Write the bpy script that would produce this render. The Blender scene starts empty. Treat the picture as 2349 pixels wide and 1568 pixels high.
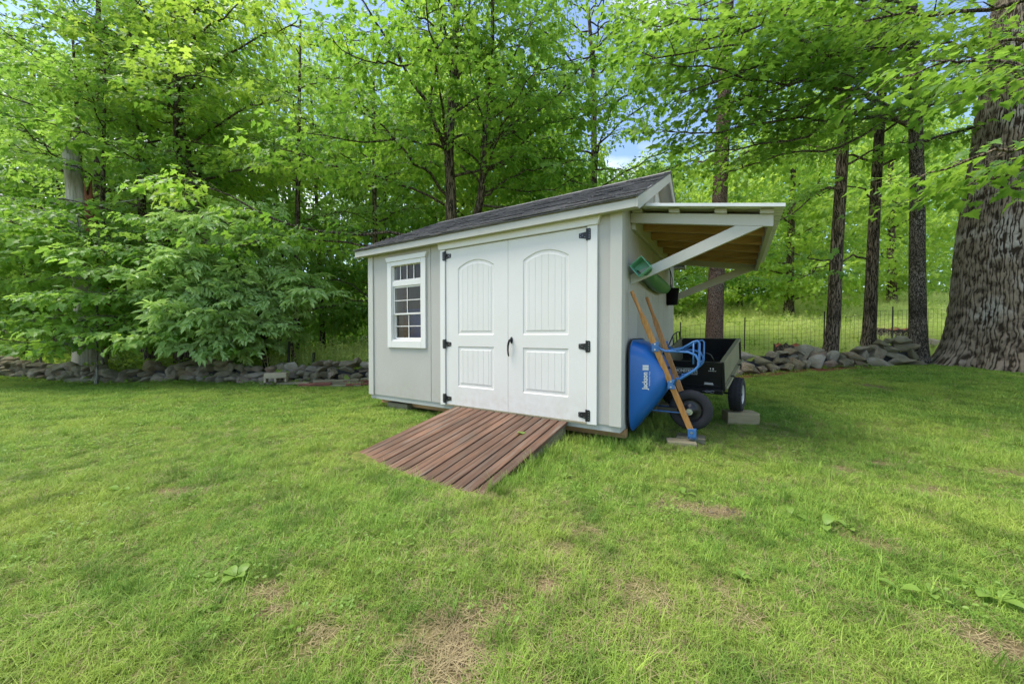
import bpy, bmesh, math, random
import numpy as np
from mathutils import Vector, Matrix, Euler, noise as mnoise
R = math.radians
sc = bpy.context.scene
COL = sc.collection
rng = np.random.default_rng(7)
rnd = random.Random(7)

# ------------------------------------------------------------------ camera, sky, sun, exposure
CAMZ = 1.058; PITCH = R(1.1); FV = 880.5*0.9396        # FV: focal length in units of the 2349 px wide view
cd = bpy.data.cameras.new("camera"); cam = bpy.data.objects.new("camera", cd); COL.objects.link(cam)
cd.sensor_width = 36; cd.lens = 880.5/2500*36; cd.clip_start = 0.05; cd.clip_end = 600
cam.location = (0, 0, CAMZ); cam.rotation_euler = (R(90)-PITCH, 0, 0)
sc.camera = cam
SUN_EL, SUN_AZ = R(64), R(272)                        # azimuth clockwise from +Y
W = bpy.data.worlds.new("World"); sc.world = W; W.use_nodes = True
nt = W.node_tree; nt.nodes.clear()
wo = nt.nodes.new("ShaderNodeOutputWorld"); bg = nt.nodes.new("ShaderNodeBackground"); nt.links.new(bg.outputs[0], wo.inputs[0])
sky = nt.nodes.new("ShaderNodeTexSky"); sky.sky_type = 'NISHITA'; sky.sun_disc = False
sky.sun_elevation = SUN_EL; sky.sun_rotation = SUN_AZ; sky.air_density = 1.0; sky.dust_density = 0.6; sky.ozone_density = 1.5
tc = nt.nodes.new("ShaderNodeTexCoord"); nz = nt.nodes.new("ShaderNodeTexNoise"); nz.inputs["Scale"].default_value = 1.6; nz.inputs["Detail"].default_value = 7
mp = nt.nodes.new("ShaderNodeMapping"); mp.inputs["Scale"].default_value = (1, 1, 2.2); mp.inputs["Location"].default_value = (3.1, 1.7, 0.4); nt.links.new(tc.outputs["Generated"], mp.inputs[0]); nt.links.new(mp.outputs[0], nz.inputs["Vector"])
rp = nt.nodes.new("ShaderNodeValToRGB"); rp.color_ramp.elements[0].position = 0.52; rp.color_ramp.elements[1].position = 0.76
nt.links.new(nz.outputs["Fac"], rp.inputs[0])
mx = nt.nodes.new("ShaderNodeMix"); mx.data_type = 'RGBA'; nt.links.new(rp.outputs[0], mx.inputs[0]); nt.links.new(sky.outputs[0], mx.inputs[6])
mx.inputs[7].default_value = (10.6, 9.7, 8.5, 1)
nt.links.new(mx.outputs[2], bg.inputs[0]); bg.inputs[1].default_value = 0.15
sd = bpy.data.lights.new("sun", 'SUN'); sun = bpy.data.objects.new("sun", sd); COL.objects.link(sun)
sd.energy = 3.0; sd.angle = R(35); sd.color = (1, 0.94, 0.82)
sun.rotation_euler = (math.pi/2-SUN_EL, 0, math.pi-SUN_AZ)
sun.location = (0, 0, 30)
sc.view_settings.view_transform = 'Standard'; sc.view_settings.look = 'None'; sc.view_settings.gamma = 1
sc.view_settings.use_curve_mapping = False; sc.view_settings.exposure = 1.05
cy = sc.cycles
cy.max_bounces = 6; cy.diffuse_bounces = 4; cy.glossy_bounces = 2; cy.transmission_bounces = 4; cy.transparent_max_bounces = 8
cy.caustics_reflective = False; cy.caustics_refractive = False; cy.sample_clamp_indirect = 6
cy.use_denoising = True; cy.use_adaptive_sampling = True; cy.adaptive_threshold = 0.02

def P(xv, yv, Y):
    """a point at world depth Y seen at xv, yv of the 2349 px wide view"""
    cx = (xv-1174.5)/FV; cyy = -(yv-784)/FV
    d = np.array([cx, math.cos(PITCH)+cyy*math.sin(PITCH), cyy*math.cos(PITCH)-math.sin(PITCH)])
    d = d*(Y/d[1])
    return np.array([d[0], Y, CAMZ+d[2]])
def sstep(v, a, b):
    t = np.clip((np.asarray(v, float)-a)/(b-a), 0, 1); return t*t*(3-2*t)
def hfun(x, y):
    """terrain height, numpy arrays"""
    x = np.asarray(x, float); y = np.asarray(y, float)
    k = x/np.maximum(y, 1)
    z = 0.045*np.maximum(0, x-2.2)*sstep(y, 3.5, 8.5)*sstep(12-x, -25, 4)
    slope = np.interp(k, [-0.3, 0.1, 0.47, 0.85, 1.12], [0, 0.03, 0.1, 0.15, 0.175])
    z = z+slope*(np.clip(y-9.2, 0, 22)+0.15*np.clip(y-31.2, 0, 40))
    z = z+0.02*np.sin(x*0.9+1)*np.sin(y*0.7+2)*sstep(y, 2, 5) + 0.012*np.sin(x*2.3)*np.sin(y*1.9)
    z = z-0.03*sstep(-x, 1, 4)*sstep(8-y, 0, 4)
    z = z-0.035*np.exp(-(((x+0.42)/0.9)**2+((y-2.75)/0.55)**2))
    return z
def gz(x, y): return float(hfun(x, y))
def ground_at(xv, yv):
    Y = 3.0
    for _ in range(60):
        p = P(xv, yv, Y)
        e = p[2]-gz(p[0], Y)
        sl = (CAMZ-p[2])/Y
        Y += e/max(sl, 0.02)*0.7
    return P(xv, yv, Y)

# ------------------------------------------------------------------ materials
def lin(c):
    return tuple(((v/255)/12.92 if v/255 <= 0.04045 else ((v/255+0.055)/1.055)**2.4) for v in c)
class Nodes:
    def __init__(s, name):
        s.m = bpy.data.materials.new(name); s.m.use_nodes = True; s.t = s.m.node_tree; s.t.nodes.clear()
        s.out = s.n("ShaderNodeOutputMaterial")
    def n(s, typ, **kw):
        a = s.t.nodes.new(typ)
        for k, v in kw.items():
            if k in a.inputs: a.inputs[k].default_value = v
            else: setattr(a, k, v)
        return a
    def l(s, a, b): s.t.links.new(a, b)
    def noise(s, scale, detail=4, rough=0.55, vec=None, stretch=None, coord="Object"):
        a = s.n("ShaderNodeTexNoise"); a.inputs["Scale"].default_value = scale; a.inputs["Detail"].default_value = detail; a.inputs["Roughness"].default_value = rough
        if vec is None:
            if coord == "World": vec = s.n("ShaderNodeNewGeometry").outputs["Position"]
            else: vec = s.n("ShaderNodeTexCoord").outputs[coord]
        if stretch:
            m = s.n("ShaderNodeMapping"); m.inputs["Scale"].default_value = stretch; s.l(vec, m.inputs[0]); vec = m.outputs[0]
        s.l(vec, a.inputs["Vector"]); return a.outputs["Fac"]
    def ramp(s, fac, stops):
        r = s.n("ShaderNodeValToRGB"); e = r.color_ramp.elements
        while len(e) < len(stops): e.new(0.5)
        for q, (p, c) in zip(e, stops): q.position = p; q.color = (*c, 1) if len(c) == 3 else c
        s.l(fac, r.inputs[0]); return r.outputs[0]
    def mixc(s, fac, a, b, mode='MIX'):
        m = s.n("ShaderNodeMix"); m.data_type = 'RGBA'; m.blend_type = mode
        for v, i in ((fac, 0), (a, 6), (b, 7)):
            if isinstance(v, (int, float)): m.inputs[i].default_value = v
            elif isinstance(v, tuple): m.inputs[i].default_value = (*v, 1) if len(v) == 3 else v
            else: s.l(v, m.inputs[i])
        return m.outputs[2]
    def math(s, op, a, b=0.0):
        m = s.n("ShaderNodeMath"); m.operation = op
        for i, v in enumerate((a, b)):
            if isinstance(v, (int, float)): m.inputs[i].default_value = v
            else: s.l(v, m.inputs[i])
        return m.outputs[0]
    def bsdf(s, color, rough=0.6, metal=0.0, bump=None, bstr=0.3, bdist=0.01, spec=0.5):
        b = s.n("ShaderNodeBsdfPrincipled")
        for v, k in ((color, "Base Color"), (rough, "Roughness"), (metal, "Metallic")):
            if isinstance(v, tuple): b.inputs[k].default_value = (*v[:3], 1)
            elif isinstance(v, (int, float)): b.inputs[k].default_value = v
            else: s.l(v, b.inputs[k])
        b.inputs["Specular IOR Level"].default_value = spec
        if bump is not None:
            u = s.n("ShaderNodeBump"); u.inputs["Strength"].default_value = bstr; u.inputs["Distance"].default_value = bdist
            s.l(bump, u.inputs["Height"]); s.l(u.outputs[0], b.inputs["Normal"])
        s.l(b.outputs[0], s.out.inputs[0]); return b

def mat_paint(name, c, dirt=0.12, rough=0.5, grain=True, gstretch=(30, 30, 2.5), splash=False):
    s = Nodes(name)
    n1 = s.noise(1.3, 5); n2 = s.noise(6, 6, stretch=gstretch)
    col = s.mixc(s.ramp(n1, [(0.35, (0, 0, 0)), (0.75, (1, 1, 1))]), c, tuple(v*(1-dirt)*(0.99, 0.98, 0.93)[i] for i, v in enumerate(c)))
    col = s.mixc(s.ramp(n2, [(0.45, (0, 0, 0)), (0.62, (1, 1, 1))]), col, tuple(v*(1-dirt*0.6) for v in c))
    if splash:      # mud thrown up by rain on the lowest hand's breadth, pollen specks above
        g = s.n("ShaderNodeNewGeometry"); sp = s.n("ShaderNodeSeparateXYZ"); s.l(g.outputs["Position"], sp.inputs[0])
        hgt = s.math('SUBTRACT', s.math('ADD', sp.outputs[2], s.math('MULTIPLY', s.noise(9, 5, coord="World"), 0.35)), 0.42)
        k = s.math('MULTIPLY', s.math('SUBTRACT', 1.0, s.ramp(hgt, [(0.0, (0, 0, 0)), (0.3, (1, 1, 1))])), s.ramp(s.noise(14, 5, coord="World"), [(0.35, (0, 0, 0)), (0.8, (0.3, 0.3, 0.3))]))
        col = s.mixc(k, col, (0.36, 0.28, 0.19))
    s.bsdf(col, rough, bump=n2 if grain else n1, bstr=0.25, bdist=0.004, spec=0.35)
    return s.m
def mat_wood(name, stops, scale=3, stretch=(14, 1.2, 14), rough=0.65, perobj=0.35, knots=True):
    s = Nodes(name)
    oi = s.n("ShaderNodeObjectInfo")
    tcn = s.n("ShaderNodeTexCoord"); add = s.n("ShaderNodeVectorMath"); add.operation = 'ADD'
    sc3 = s.n("ShaderNodeVectorMath"); sc3.operation = 'SCALE'; sc3.inputs["Scale"].default_value = 23.0
    s.l(oi.outputs["Random"], sc3.inputs[0]); s.l(tcn.outputs["Object"], add.inputs[0]); s.l(sc3.outputs[0], add.inputs[1])
    n1 = s.noise(scale, 7, 0.62, vec=add.outputs[0], stretch=stretch)
    n2 = s.noise(1.7, 3, 0.5, vec=add.outputs[0])
    col = s.ramp(n1, stops)
    v = s.math('ADD', s.math('MULTIPLY', oi.outputs["Random"], perobj), 1-perobj*0.55)
    hs = s.n("ShaderNodeHueSaturation"); s.l(col, hs.inputs["Color"]); s.l(v, hs.inputs["Value"])
    col = s.mixc(s.ramp(n2, [(0.4, (0, 0, 0)), (0.7, (0.6, 0.6, 0.6))]), hs.outputs[0], stops[0][1])
    s.bsdf(col, rough, bump=n1, bstr=0.5, bdist=0.004, spec=0.3)
    return s.m
def mat_plain(name, c, rough=0.5, metal=0.0, var=0.15, spec=0.5, bscale=40, bstr=0.1):
    s = Nodes(name); n1 = s.noise(4, 5); n2 = s.noise(bscale, 3)
    col = s.mixc(s.ramp(n1, [(0.35, (0, 0, 0)), (0.7, (1, 1, 1))]), c, tuple(v*(1-var) for v in c))
    s.bsdf(col, rough, metal, bump=n2, bstr=bstr, bdist=0.002, spec=spec); return s.m
def mat_leaf(name, dif, tra, vary=0.35, patch=None, mixf=0.5, rough=0.42):
    """dif / tra: (dark, light) pairs picked at random per spray; leaves reflect and pass light"""
    s = Nodes(name); oi = s.n("ShaderNodeObjectInfo"); r = oi.outputs["Random"]
    wn = s.noise(0.55, 3, 0.6, coord="World")
    isl = s.n("ShaderNodeNewGeometry").outputs["Random Per Island"]
    r = s.math('ADD', s.math('ADD', s.math('MULTIPLY', r, 0.2), s.math('MULTIPLY', isl, 0.45)), s.math('MULTIPLY', s.ramp(wn, [(0.35, (0, 0, 0)), (0.65, (1, 1, 1))]), 0.35))
    dc = s.mixc(r, dif[0], dif[1]); tcx = s.mixc(r, tra[0], tra[1])
    d = s.n("ShaderNodeBsdfPrincipled"); s.l(dc, d.inputs["Base Color"]); d.inputs["Roughness"].default_value = rough; d.inputs["Specular IOR Level"].default_value = 0.35
    t = s.n("ShaderNodeBsdfTranslucent"); s.l(tcx, t.inputs[0])
    m = s.n("ShaderNodeMixShader"); m.inputs[0].default_value = mixf; s.l(d.outputs[0], m.inputs[1]); s.l(t.outputs[0], m.inputs[2]); s.l(m.outputs[0], s.out.inputs[0])
    return s.m
def mat_bark(name, dark, light, scale=6, stretch=(1, 1, 0.25), lichen=None, bstr=0.9, bdist=0.03, furrow=False):
    s = Nodes(name); n2 = s.noise(1.1, 4); fine = s.noise(scale*9, 5, 0.7, stretch=(1, 1, 0.5))
    tcn = s.n("ShaderNodeTexCoord"); nv = s.n("ShaderNodeTexNoise"); nv.inputs["Scale"].default_value = 3; nv.inputs["Detail"].default_value = 3; s.l(tcn.outputs["Object"], nv.inputs["Vector"])
    ad = s.n("ShaderNodeVectorMath"); ad.operation = 'MULTIPLY_ADD'; ad.inputs[1].default_value = (0.12, 0.12, 0.3); s.l(nv.outputs["Color"], ad.inputs[0]); s.l(tcn.outputs["Object"], ad.inputs[2])
    if furrow:
        a = s.n("ShaderNodeAttribute"); a.attribute_name = "furrow"; rdg = a.outputs["Fac"]
    else:
        a = s.noise(scale*3.2, 2, 0.5, vec=ad.outputs[0], stretch=stretch); rdg = s.math('MULTIPLY', s.math('ABSOLUTE', s.math('SUBTRACT', a, 0.5)), 7.0)
    h = s.math('MULTIPLY', s.math('MINIMUM', rdg, 1.0), s.math('ADD', s.math('MULTIPLY', fine, 0.9), 0.35))
    col = s.mixc(s.ramp(h, [(0.12, (0, 0, 0)), (0.7, (1, 1, 1))]), dark, light)
    if not furrow: col = s.mixc(s.ramp(n2, [(0.35, (0.6, 0.6, 0.6)), (0.5, (0, 0, 0))]), col, dark)
    if lichen:
        col = s.mixc(s.ramp(n2, [(0.5, (0, 0, 0)), (0.63, (0.8, 0.8, 0.8))]), col, s.mixc(s.ramp(h, [(0.25, (0, 0, 0)), (0.6, (1, 1, 1))]), dark, lichen))
    s.bsdf(col, 0.9, bump=h, bstr=bstr, bdist=bdist, spec=0.15); return s.m
def mat_bark_cells(name, dark, light, scale=6, stretch=(1, 1, 0.25), lichen=None, bstr=0.9, bdist=0.03):
    s = Nodes(name); n1 = s.noise(scale*2.2, 8, 0.7, stretch=stretch); n2 = s.noise(1.1, 4)
    v = s.n("ShaderNodeTexVoronoi"); v.feature = 'DISTANCE_TO_EDGE'; v.inputs["Scale"].default_value = scale*2.4
    tcn = s.n("ShaderNodeTexCoord"); m = s.n("ShaderNodeMapping"); m.inputs["Scale"].default_value = stretch
    nv = s.n("ShaderNodeTexNoise"); nv.inputs["Scale"].default_value = 5; nv.inputs["Detail"].default_value = 4; s.l(tcn.outputs["Object"], nv.inputs["Vector"])
    ad = s.n("ShaderNodeVectorMath"); ad.operation = 'MULTIPLY_ADD'; ad.inputs[1].default_value = (0.25, 0.25, 0.25); s.l(nv.outputs["Color"], ad.inputs[0]); s.l(tcn.outputs["Object"], ad.inputs[2])
    s.l(ad.outputs[0], m.inputs[0]); s.l(m.outputs[0], v.inputs["Vector"])
    fur = s.ramp(v.outputs["Distance"], [(0.0, (0, 0, 0)), (0.16, (1, 1, 1))])
    h = s.math('MULTIPLY', fur, s.math('ADD', s.math('MULTIPLY', n1, 0.8), 0.3))
    col = s.mixc(s.ramp(h, [(0.1, (0, 0, 0)), (0.75, (1, 1, 1))]), dark, light)
    if lichen:
        col = s.mixc(s.ramp(n2, [(0.5, (0, 0, 0)), (0.66, (0.75, 0.75, 0.75))]), col, s.mixc(s.ramp(h, [(0.25, (0, 0, 0)), (0.6, (1, 1, 1))]), dark, lichen))
    s.bsdf(col, 0.9, bump=h, bstr=bstr, bdist=bdist, spec=0.15); return s.m

M = {}
M['wall'] = mat_paint("siding_paint", (0.45, 0.435, 0.395), 0.12, 0.6, splash=True)
M['white'] = mat_paint("door_paint", (0.685, 0.67, 0.635), 0.06, 0.45, splash=True)
M['trim'] = mat_paint("trim_paint", (0.50, 0.49, 0.44), 0.1, 0.55)
M['base'] = mat_paint("base_paint", (0.48, 0.48, 0.44), 0.22, 0.7)
M['wtrim'] = mat_paint("casing_paint", (0.71, 0.695, 0.66), 0.04, 0.4)
M['tanblock'] = mat_wood('pale_lumber', [(0.3, (0.26, 0.22, 0.12)), (0.55, (0.40, 0.34, 0.21)), (0.8, (0.5, 0.44, 0.3))], 3, (1.5, 12, 12), 0.85, 0.2)
M['pail'] = mat_plain('pail_plastic', (0.004, 0.004, 0.005), 0.8, 0, 0.1, 0.1)
M['black'] = mat_plain("black_iron", (0.018, 0.018, 0.019), 0.45, 0.3)
M['blackp'] = mat_plain("black_panel", (0.012, 0.012, 0.013), 0.38, 0.0, 0.3)
M['rubber'] = mat_plain("rubber", (0.03, 0.03, 0.034), 0.75, 0, 0.3, 0.3)
M['blue'] = mat_plain("blue_tray", (0.012, 0.125, 0.43), 0.3, 0, 0.1, 0.5, 8, 0.05)
M['bluem'] = mat_plain("blue_tube", (0.05, 0.17, 0.42), 0.4, 0.1, 0.15)
M['steel'] = mat_plain("steel", (0.6, 0.6, 0.6), 0.3, 0.9)
M['olive'] = mat_plain("olive_panel", (0.22, 0.21, 0.12), 0.6, 0, 0.2)  # olive grey of the cart's side panels and rails
M['rim'] = mat_plain("rim_paint", (0.55, 0.55, 0.52), 0.4, 0.1)
M['print'] = mat_plain("white_print", (0.72, 0.72, 0.7), 0.5, 0, 0.05)
M['greenp'] = mat_plain("green_plastic", (0.20, 0.50, 0.34), 0.45, 0, 0.2)
M['greend'] = mat_plain("green_hull", (0.05, 0.20, 0.06), 0.45, 0, 0.25)
M['metalroof'] = mat_plain("roof_sheet", (0.62, 0.63, 0.58), 0.35, 0.2)
M['dark'] = mat_plain("gap_shade", (0.02, 0.02, 0.02), 0.9)  # near-black colour that paints shade into gaps
M['ramp'] = mat_wood("ramp_wood", [(0.22, (0.04, 0.024, 0.016)), (0.40, (0.10, 0.06, 0.038)), (0.5, (0.17, 0.085, 0.05)), (0.6, (0.155, 0.115, 0.088)), (0.8, (0.25, 0.205, 0.165))], 2.4, (16, 0.8, 16), 0.65, 0.5)
M['rawwood'] = mat_wood("raw_lumber", [(0.3, (0.30, 0.17, 0.07)), (0.55, (0.46, 0.28, 0.13)), (0.8, (0.55, 0.36, 0.18))], 2, (1.0, 16, 16), 0.7, 0.3)
M['weathered'] = mat_wood("weathered_lumber", [(0.3, (0.13, 0.12, 0.07)), (0.55, (0.25, 0.23, 0.15)), (0.8, (0.36, 0.33, 0.24))], 3, (1.5, 12, 12), 0.85, 0.3)
M['redwood'] = mat_wood("red_lumber", [(0.3, (0.12, 0.05, 0.04)), (0.55, (0.25, 0.10, 0.07)), (0.8, (0.34, 0.2, 0.15))], 3, (1.5, 12, 12), 0.8, 0.3)
M['handle'] = mat_wood("handle_wood", [(0.3, (0.36, 0.16, 0.05)), (0.55, (0.55, 0.27, 0.09)), (0.8, (0.62, 0.36, 0.15))], 3, (22, 22, 1.2), 0.4, 0.25)
M['concrete'] = mat_plain("concrete", (0.40, 0.35, 0.25), 0.9, 0, 0.25, 0.2, 60, 0.5)
def mat_shingle():
    s = Nodes("shingle"); oi = s.n("ShaderNodeObjectInfo"); n = s.noise(160, 3, 0.8, coord="World"); n2 = s.noise(9, 4, coord="World")
    c = s.mixc(oi.outputs["Random"], (0.04, 0.04, 0.043), (0.18, 0.17, 0.17))
    c = s.mixc(s.ramp(n, [(0.42, (0, 0, 0)), (0.62, (1, 1, 1))]), c, (0.27, 0.26, 0.26)); c = s.mixc(s.ramp(n2, [(0.5, (0, 0, 0)), (0.75, (0.4, 0.4, 0.4))]), c, (0.02, 0.02, 0.02))
    s.bsdf(c, 0.95, bump=n, bstr=0.8, bdist=0.004, spec=0.2); return s.m
M['shingle'] = mat_shingle()
def mat_glass():
    s = Nodes("window_glass"); t = s.n("ShaderNodeBsdfTransparent"); t.inputs[0].default_value = (0.9, 0.93, 0.92, 1)
    g = s.n("ShaderNodeBsdfGlossy"); g.inputs["Roughness"].default_value = 0.02; f = s.n("ShaderNodeFresnel"); f.inputs[0].default_value = 1.42
    a = s.math('MULTIPLY', f.outputs[0], s.math('SUBTRACT', 1.0, s.n("ShaderNodeNewGeometry").outputs["Backfacing"])); m = s.n("ShaderNodeMixShader"); s.l(a, m.inputs[0]); s.l(t.outputs[0], m.inputs[1]); s.l(g.outputs[0], m.inputs[2]); s.l(m.outputs[0], s.out.inputs[0]); return s.m
M['glass'] = mat_glass()
def mat_stone():
    s = Nodes("field_stone"); oi = s.n("ShaderNodeObjectInfo"); r = oi.outputs["Random"]
    n = s.noise(5, 8, 0.65); n2 = s.noise(1.6, 4, coord="World"); n3 = s.noise(40, 4)
    c = s.ramp(r, [(0.0, (0.32, 0.265, 0.19)), (0.3, (0.46, 0.40, 0.31)), (0.55, (0.36, 0.27, 0.185)), (0.75, (0.52, 0.465, 0.38)), (0.9, (0.42, 0.24, 0.155)), (1.0, (0.38, 0.345, 0.285))])
    c = s.mixc(s.ramp(n, [(0.35, (0, 0, 0)), (0.65, (1, 1, 1))]), c, s.mixc(0.6, c, (0.52, 0.5, 0.43)))
    c = s.mixc(s.ramp(n2, [(0.40, (0, 0, 0)), (0.6, (0.7, 0.7, 0.7))]), c, (0.20, 0.19, 0.09))
    c = s.mixc(s.ramp(n3, [(0.3, (0.7, 0.7, 0.7)), (0.45, (0, 0, 0))]), c, (0.06, 0.055, 0.045))
    s.bsdf(c, 0.92, bump=s.math('ADD', n, s.math('MULTIPLY', n3, 0.5)), bstr=1.0, bdist=0.06, spec=0.2); return s.m
M['stone'] = mat_stone()
M['bark_maple'] = mat_bark("maple_bark", (0.025, 0.02, 0.014), (0.27, 0.21, 0.15), 9, (1, 1, 0.09))
M['bark_red'] = mat_bark_cells("pine_bark", (0.05, 0.03, 0.022), (0.24, 0.16, 0.125), 16, (1, 1, 0.45), lichen=(0.3, 0.28, 0.24))
M['bark_oak'] = mat_bark("dark_bark", (0.03, 0.024, 0.018), (0.25, 0.21, 0.165), 12, (1, 1, 0.35), lichen=(0.33, 0.3, 0.26))
M['bark_furrow'] = mat_bark("oak_bark", (0.035, 0.026, 0.018), (0.25, 0.205, 0.155), 9, (1, 1, 0.3), lichen=(0.40, 0.38, 0.34), bdist=0.012, furrow=True)
M['bark_grey'] = mat_bark("grey_bark", (0.07, 0.065, 0.055), (0.30, 0.29, 0.25), 7, (1, 1, 0.15), bstr=0.4)
M['deadwood'] = mat_wood("dead_wood", [(0.3, (0.18, 0.15, 0.11)), (0.5, (0.42, 0.40, 0.34)), (0.8, (0.55, 0.53, 0.48))], 3, (9, 9, 0.7), 0.9, 0.1)
M['redrot'] = mat_wood("rotten_wood", [(0.3, (0.10, 0.03, 0.015)), (0.55, (0.25, 0.09, 0.045)), (0.8, (0.4, 0.22, 0.13))], 5, (14, 14, 0.8), 0.9, 0.1)
G = lambda *c: tuple(c)
M['leaf_maple'] = mat_leaf("maple_leaf", (G(.065, .17, .03), G(.21, .37, .06)), (G(.17, .41, .04), G(.48, .72, .09)))
M['leaf_dark'] = mat_leaf("dark_maple_leaf", (G(.12, .25, .06), G(.31, .48, .11)), (G(.25, .50, .06), G(.54, .78, .13)))
M['leaf_yellow'] = mat_leaf("sunlit_tint_maple_leaf", (G(.12, .25, .03), G(.31, .45, .07)), (G(.32, .56, .05), G(.66, .84, .12)))  # sunlit look put into a lighter, yellower leaf colour
M['leaf_near'] = mat_leaf("near_maple_leaf", (G(.055, .14, .03), G(.17, .31, .055)), (G(.15, .34, .03), G(.40, .62, .07)))
M['leaf_ash'] = mat_leaf("compound_leaf", (G(.26, .42, .13), G(.52, .68, .30)), (G(.34, .58, .11), G(.60, .80, .22)), mixf=0.4)
M['leaf_meadow'] = mat_leaf("meadow_blade", (G(.38, .50, .11), G(.66, .70, .30)), (G(.5, .66, .12), G(.8, .86, .32)))
M['leaf_fern'] = mat_leaf("undergrowth_leaf", (G(.12, .24, .04), G(.34, .46, .09)), (G(.26, .46, .04), G(.56, .70, .10)))
M['leaf_weed'] = mat_leaf("weed_leaf", (G(.17, .30, .05), G(.28, .42, .09)), (G(.28, .44, .05), G(.42, .58, .09)))
def mat_grass(name, a, b, y, tr=0.35):
    s = Nodes(name); oi = s.n("ShaderNodeObjectInfo"); r = oi.outputs["Random"]
    n = s.noise(0.8, 4, 0.6, coord="World"); n2 = s.noise(3.5, 3, 0.6, coord="World")
    c = s.mixc(r, a, b); c = s.mixc(s.ramp(n, [(0.42, (0, 0, 0)), (0.68, (0.8, 0.8, 0.8))]), c, y)
    c = s.mixc(s.ramp(n2, [(0.35, (0.55, 0.55, 0.55)), (0.5, (0, 0, 0))]), c, tuple(v*0.6 for v in a))
    d = s.n("ShaderNodeBsdfPrincipled"); s.l(c, d.inputs["Base Color"]); d.inputs["Roughness"].default_value = 0.6; d.inputs["Specular IOR Level"].default_value = 0.25
    t = s.n("ShaderNodeBsdfTranslucent"); s.l(c, t.inputs[0]); m = s.n("ShaderNodeMixShader"); m.inputs[0].default_value = tr
    s.l(d.outputs[0], m.inputs[1]); s.l(t.outputs[0], m.inputs[2]); s.l(m.outputs[0], s.out.inputs[0]); return s.m
M['grass'] = mat_grass("lawn_blade", (0.12, 0.255, 0.035), (0.34, 0.49, 0.085), (0.40, 0.49, 0.09))
M['straw'] = mat_grass("dry_blade", (0.27, 0.22, 0.11), (0.42, 0.34, 0.19), (0.34, 0.28, 0.15), 0.2)
def mat_ground():
    s = Nodes("soil_and_thatch")
    at = s.n("ShaderNodeAttribute"); at.attribute_name = "zone"; sep = s.n("ShaderNodeSeparateColor"); s.l(at.outputs["Color"], sep.inputs[0])
    n = s.noise(14, 8, 0.7, coord="World"); n2 = s.noise(2.2, 5, 0.6, coord="World"); n3 = s.noise(70, 4, 0.7, coord="World")
    lawn = s.mixc(s.ramp(n, [(0.4, (0, 0, 0)), (0.6, (1, 1, 1))]), (0.085, 0.12, 0.022), (0.17, 0.19, 0.045))
    lawn = s.mixc(s.ramp(n3, [(0.52, (0, 0, 0)), (0.66, (0.6, 0.6, 0.6))]), lawn, (0.26, 0.22, 0.10))
    dirt = s.mixc(s.ramp(n, [(0.4, (0, 0, 0)), (0.62, (1, 1, 1))]), (0.13, 0.085, 0.05), (0.22, 0.15, 0.10))
    dirt = s.mixc(s.ramp(n3, [(0.55, (0, 0, 0)), (0.7, (0.8, 0.8, 0.8))]), dirt, (0.28, 0.21, 0.13))
    wood = s.mixc(s.ramp(n, [(0.38, (0, 0, 0)), (0.62, (1, 1, 1))]), (0.05, 0.035, 0.02), (0.15, 0.10, 0.055))
    mead = s.mixc(s.ramp(n2, [(0.4, (0, 0, 0)), (0.62, (1, 1, 1))]), (0.36, 0.44, 0.11), (0.55, 0.58, 0.24))
    mulch = s.mixc(s.ramp(n3, [(0.4, (0, 0, 0)), (0.6, (1, 1, 1))]), (0.07, 0.025, 0.015), (0.24, 0.10, 0.055))
    c = s.mixc(sep.outputs[0], lawn, dirt); c = s.mixc(sep.outputs[1], c, wood); c = s.mixc(sep.outputs[2], c, mead)
    a2 = s.n("ShaderNodeAttribute"); a2.attribute_name = "mulch"; c = s.mixc(a2.outputs["Fac"], c, mulch)
    h = s.math('ADD', n, s.math('MULTIPLY', n3, 0.4))
    s.bsdf(c, 0.95, bump=h, bstr=0.9, bdist=0.03, spec=0.1); return s.m
M['ground'] = mat_ground()

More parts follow.
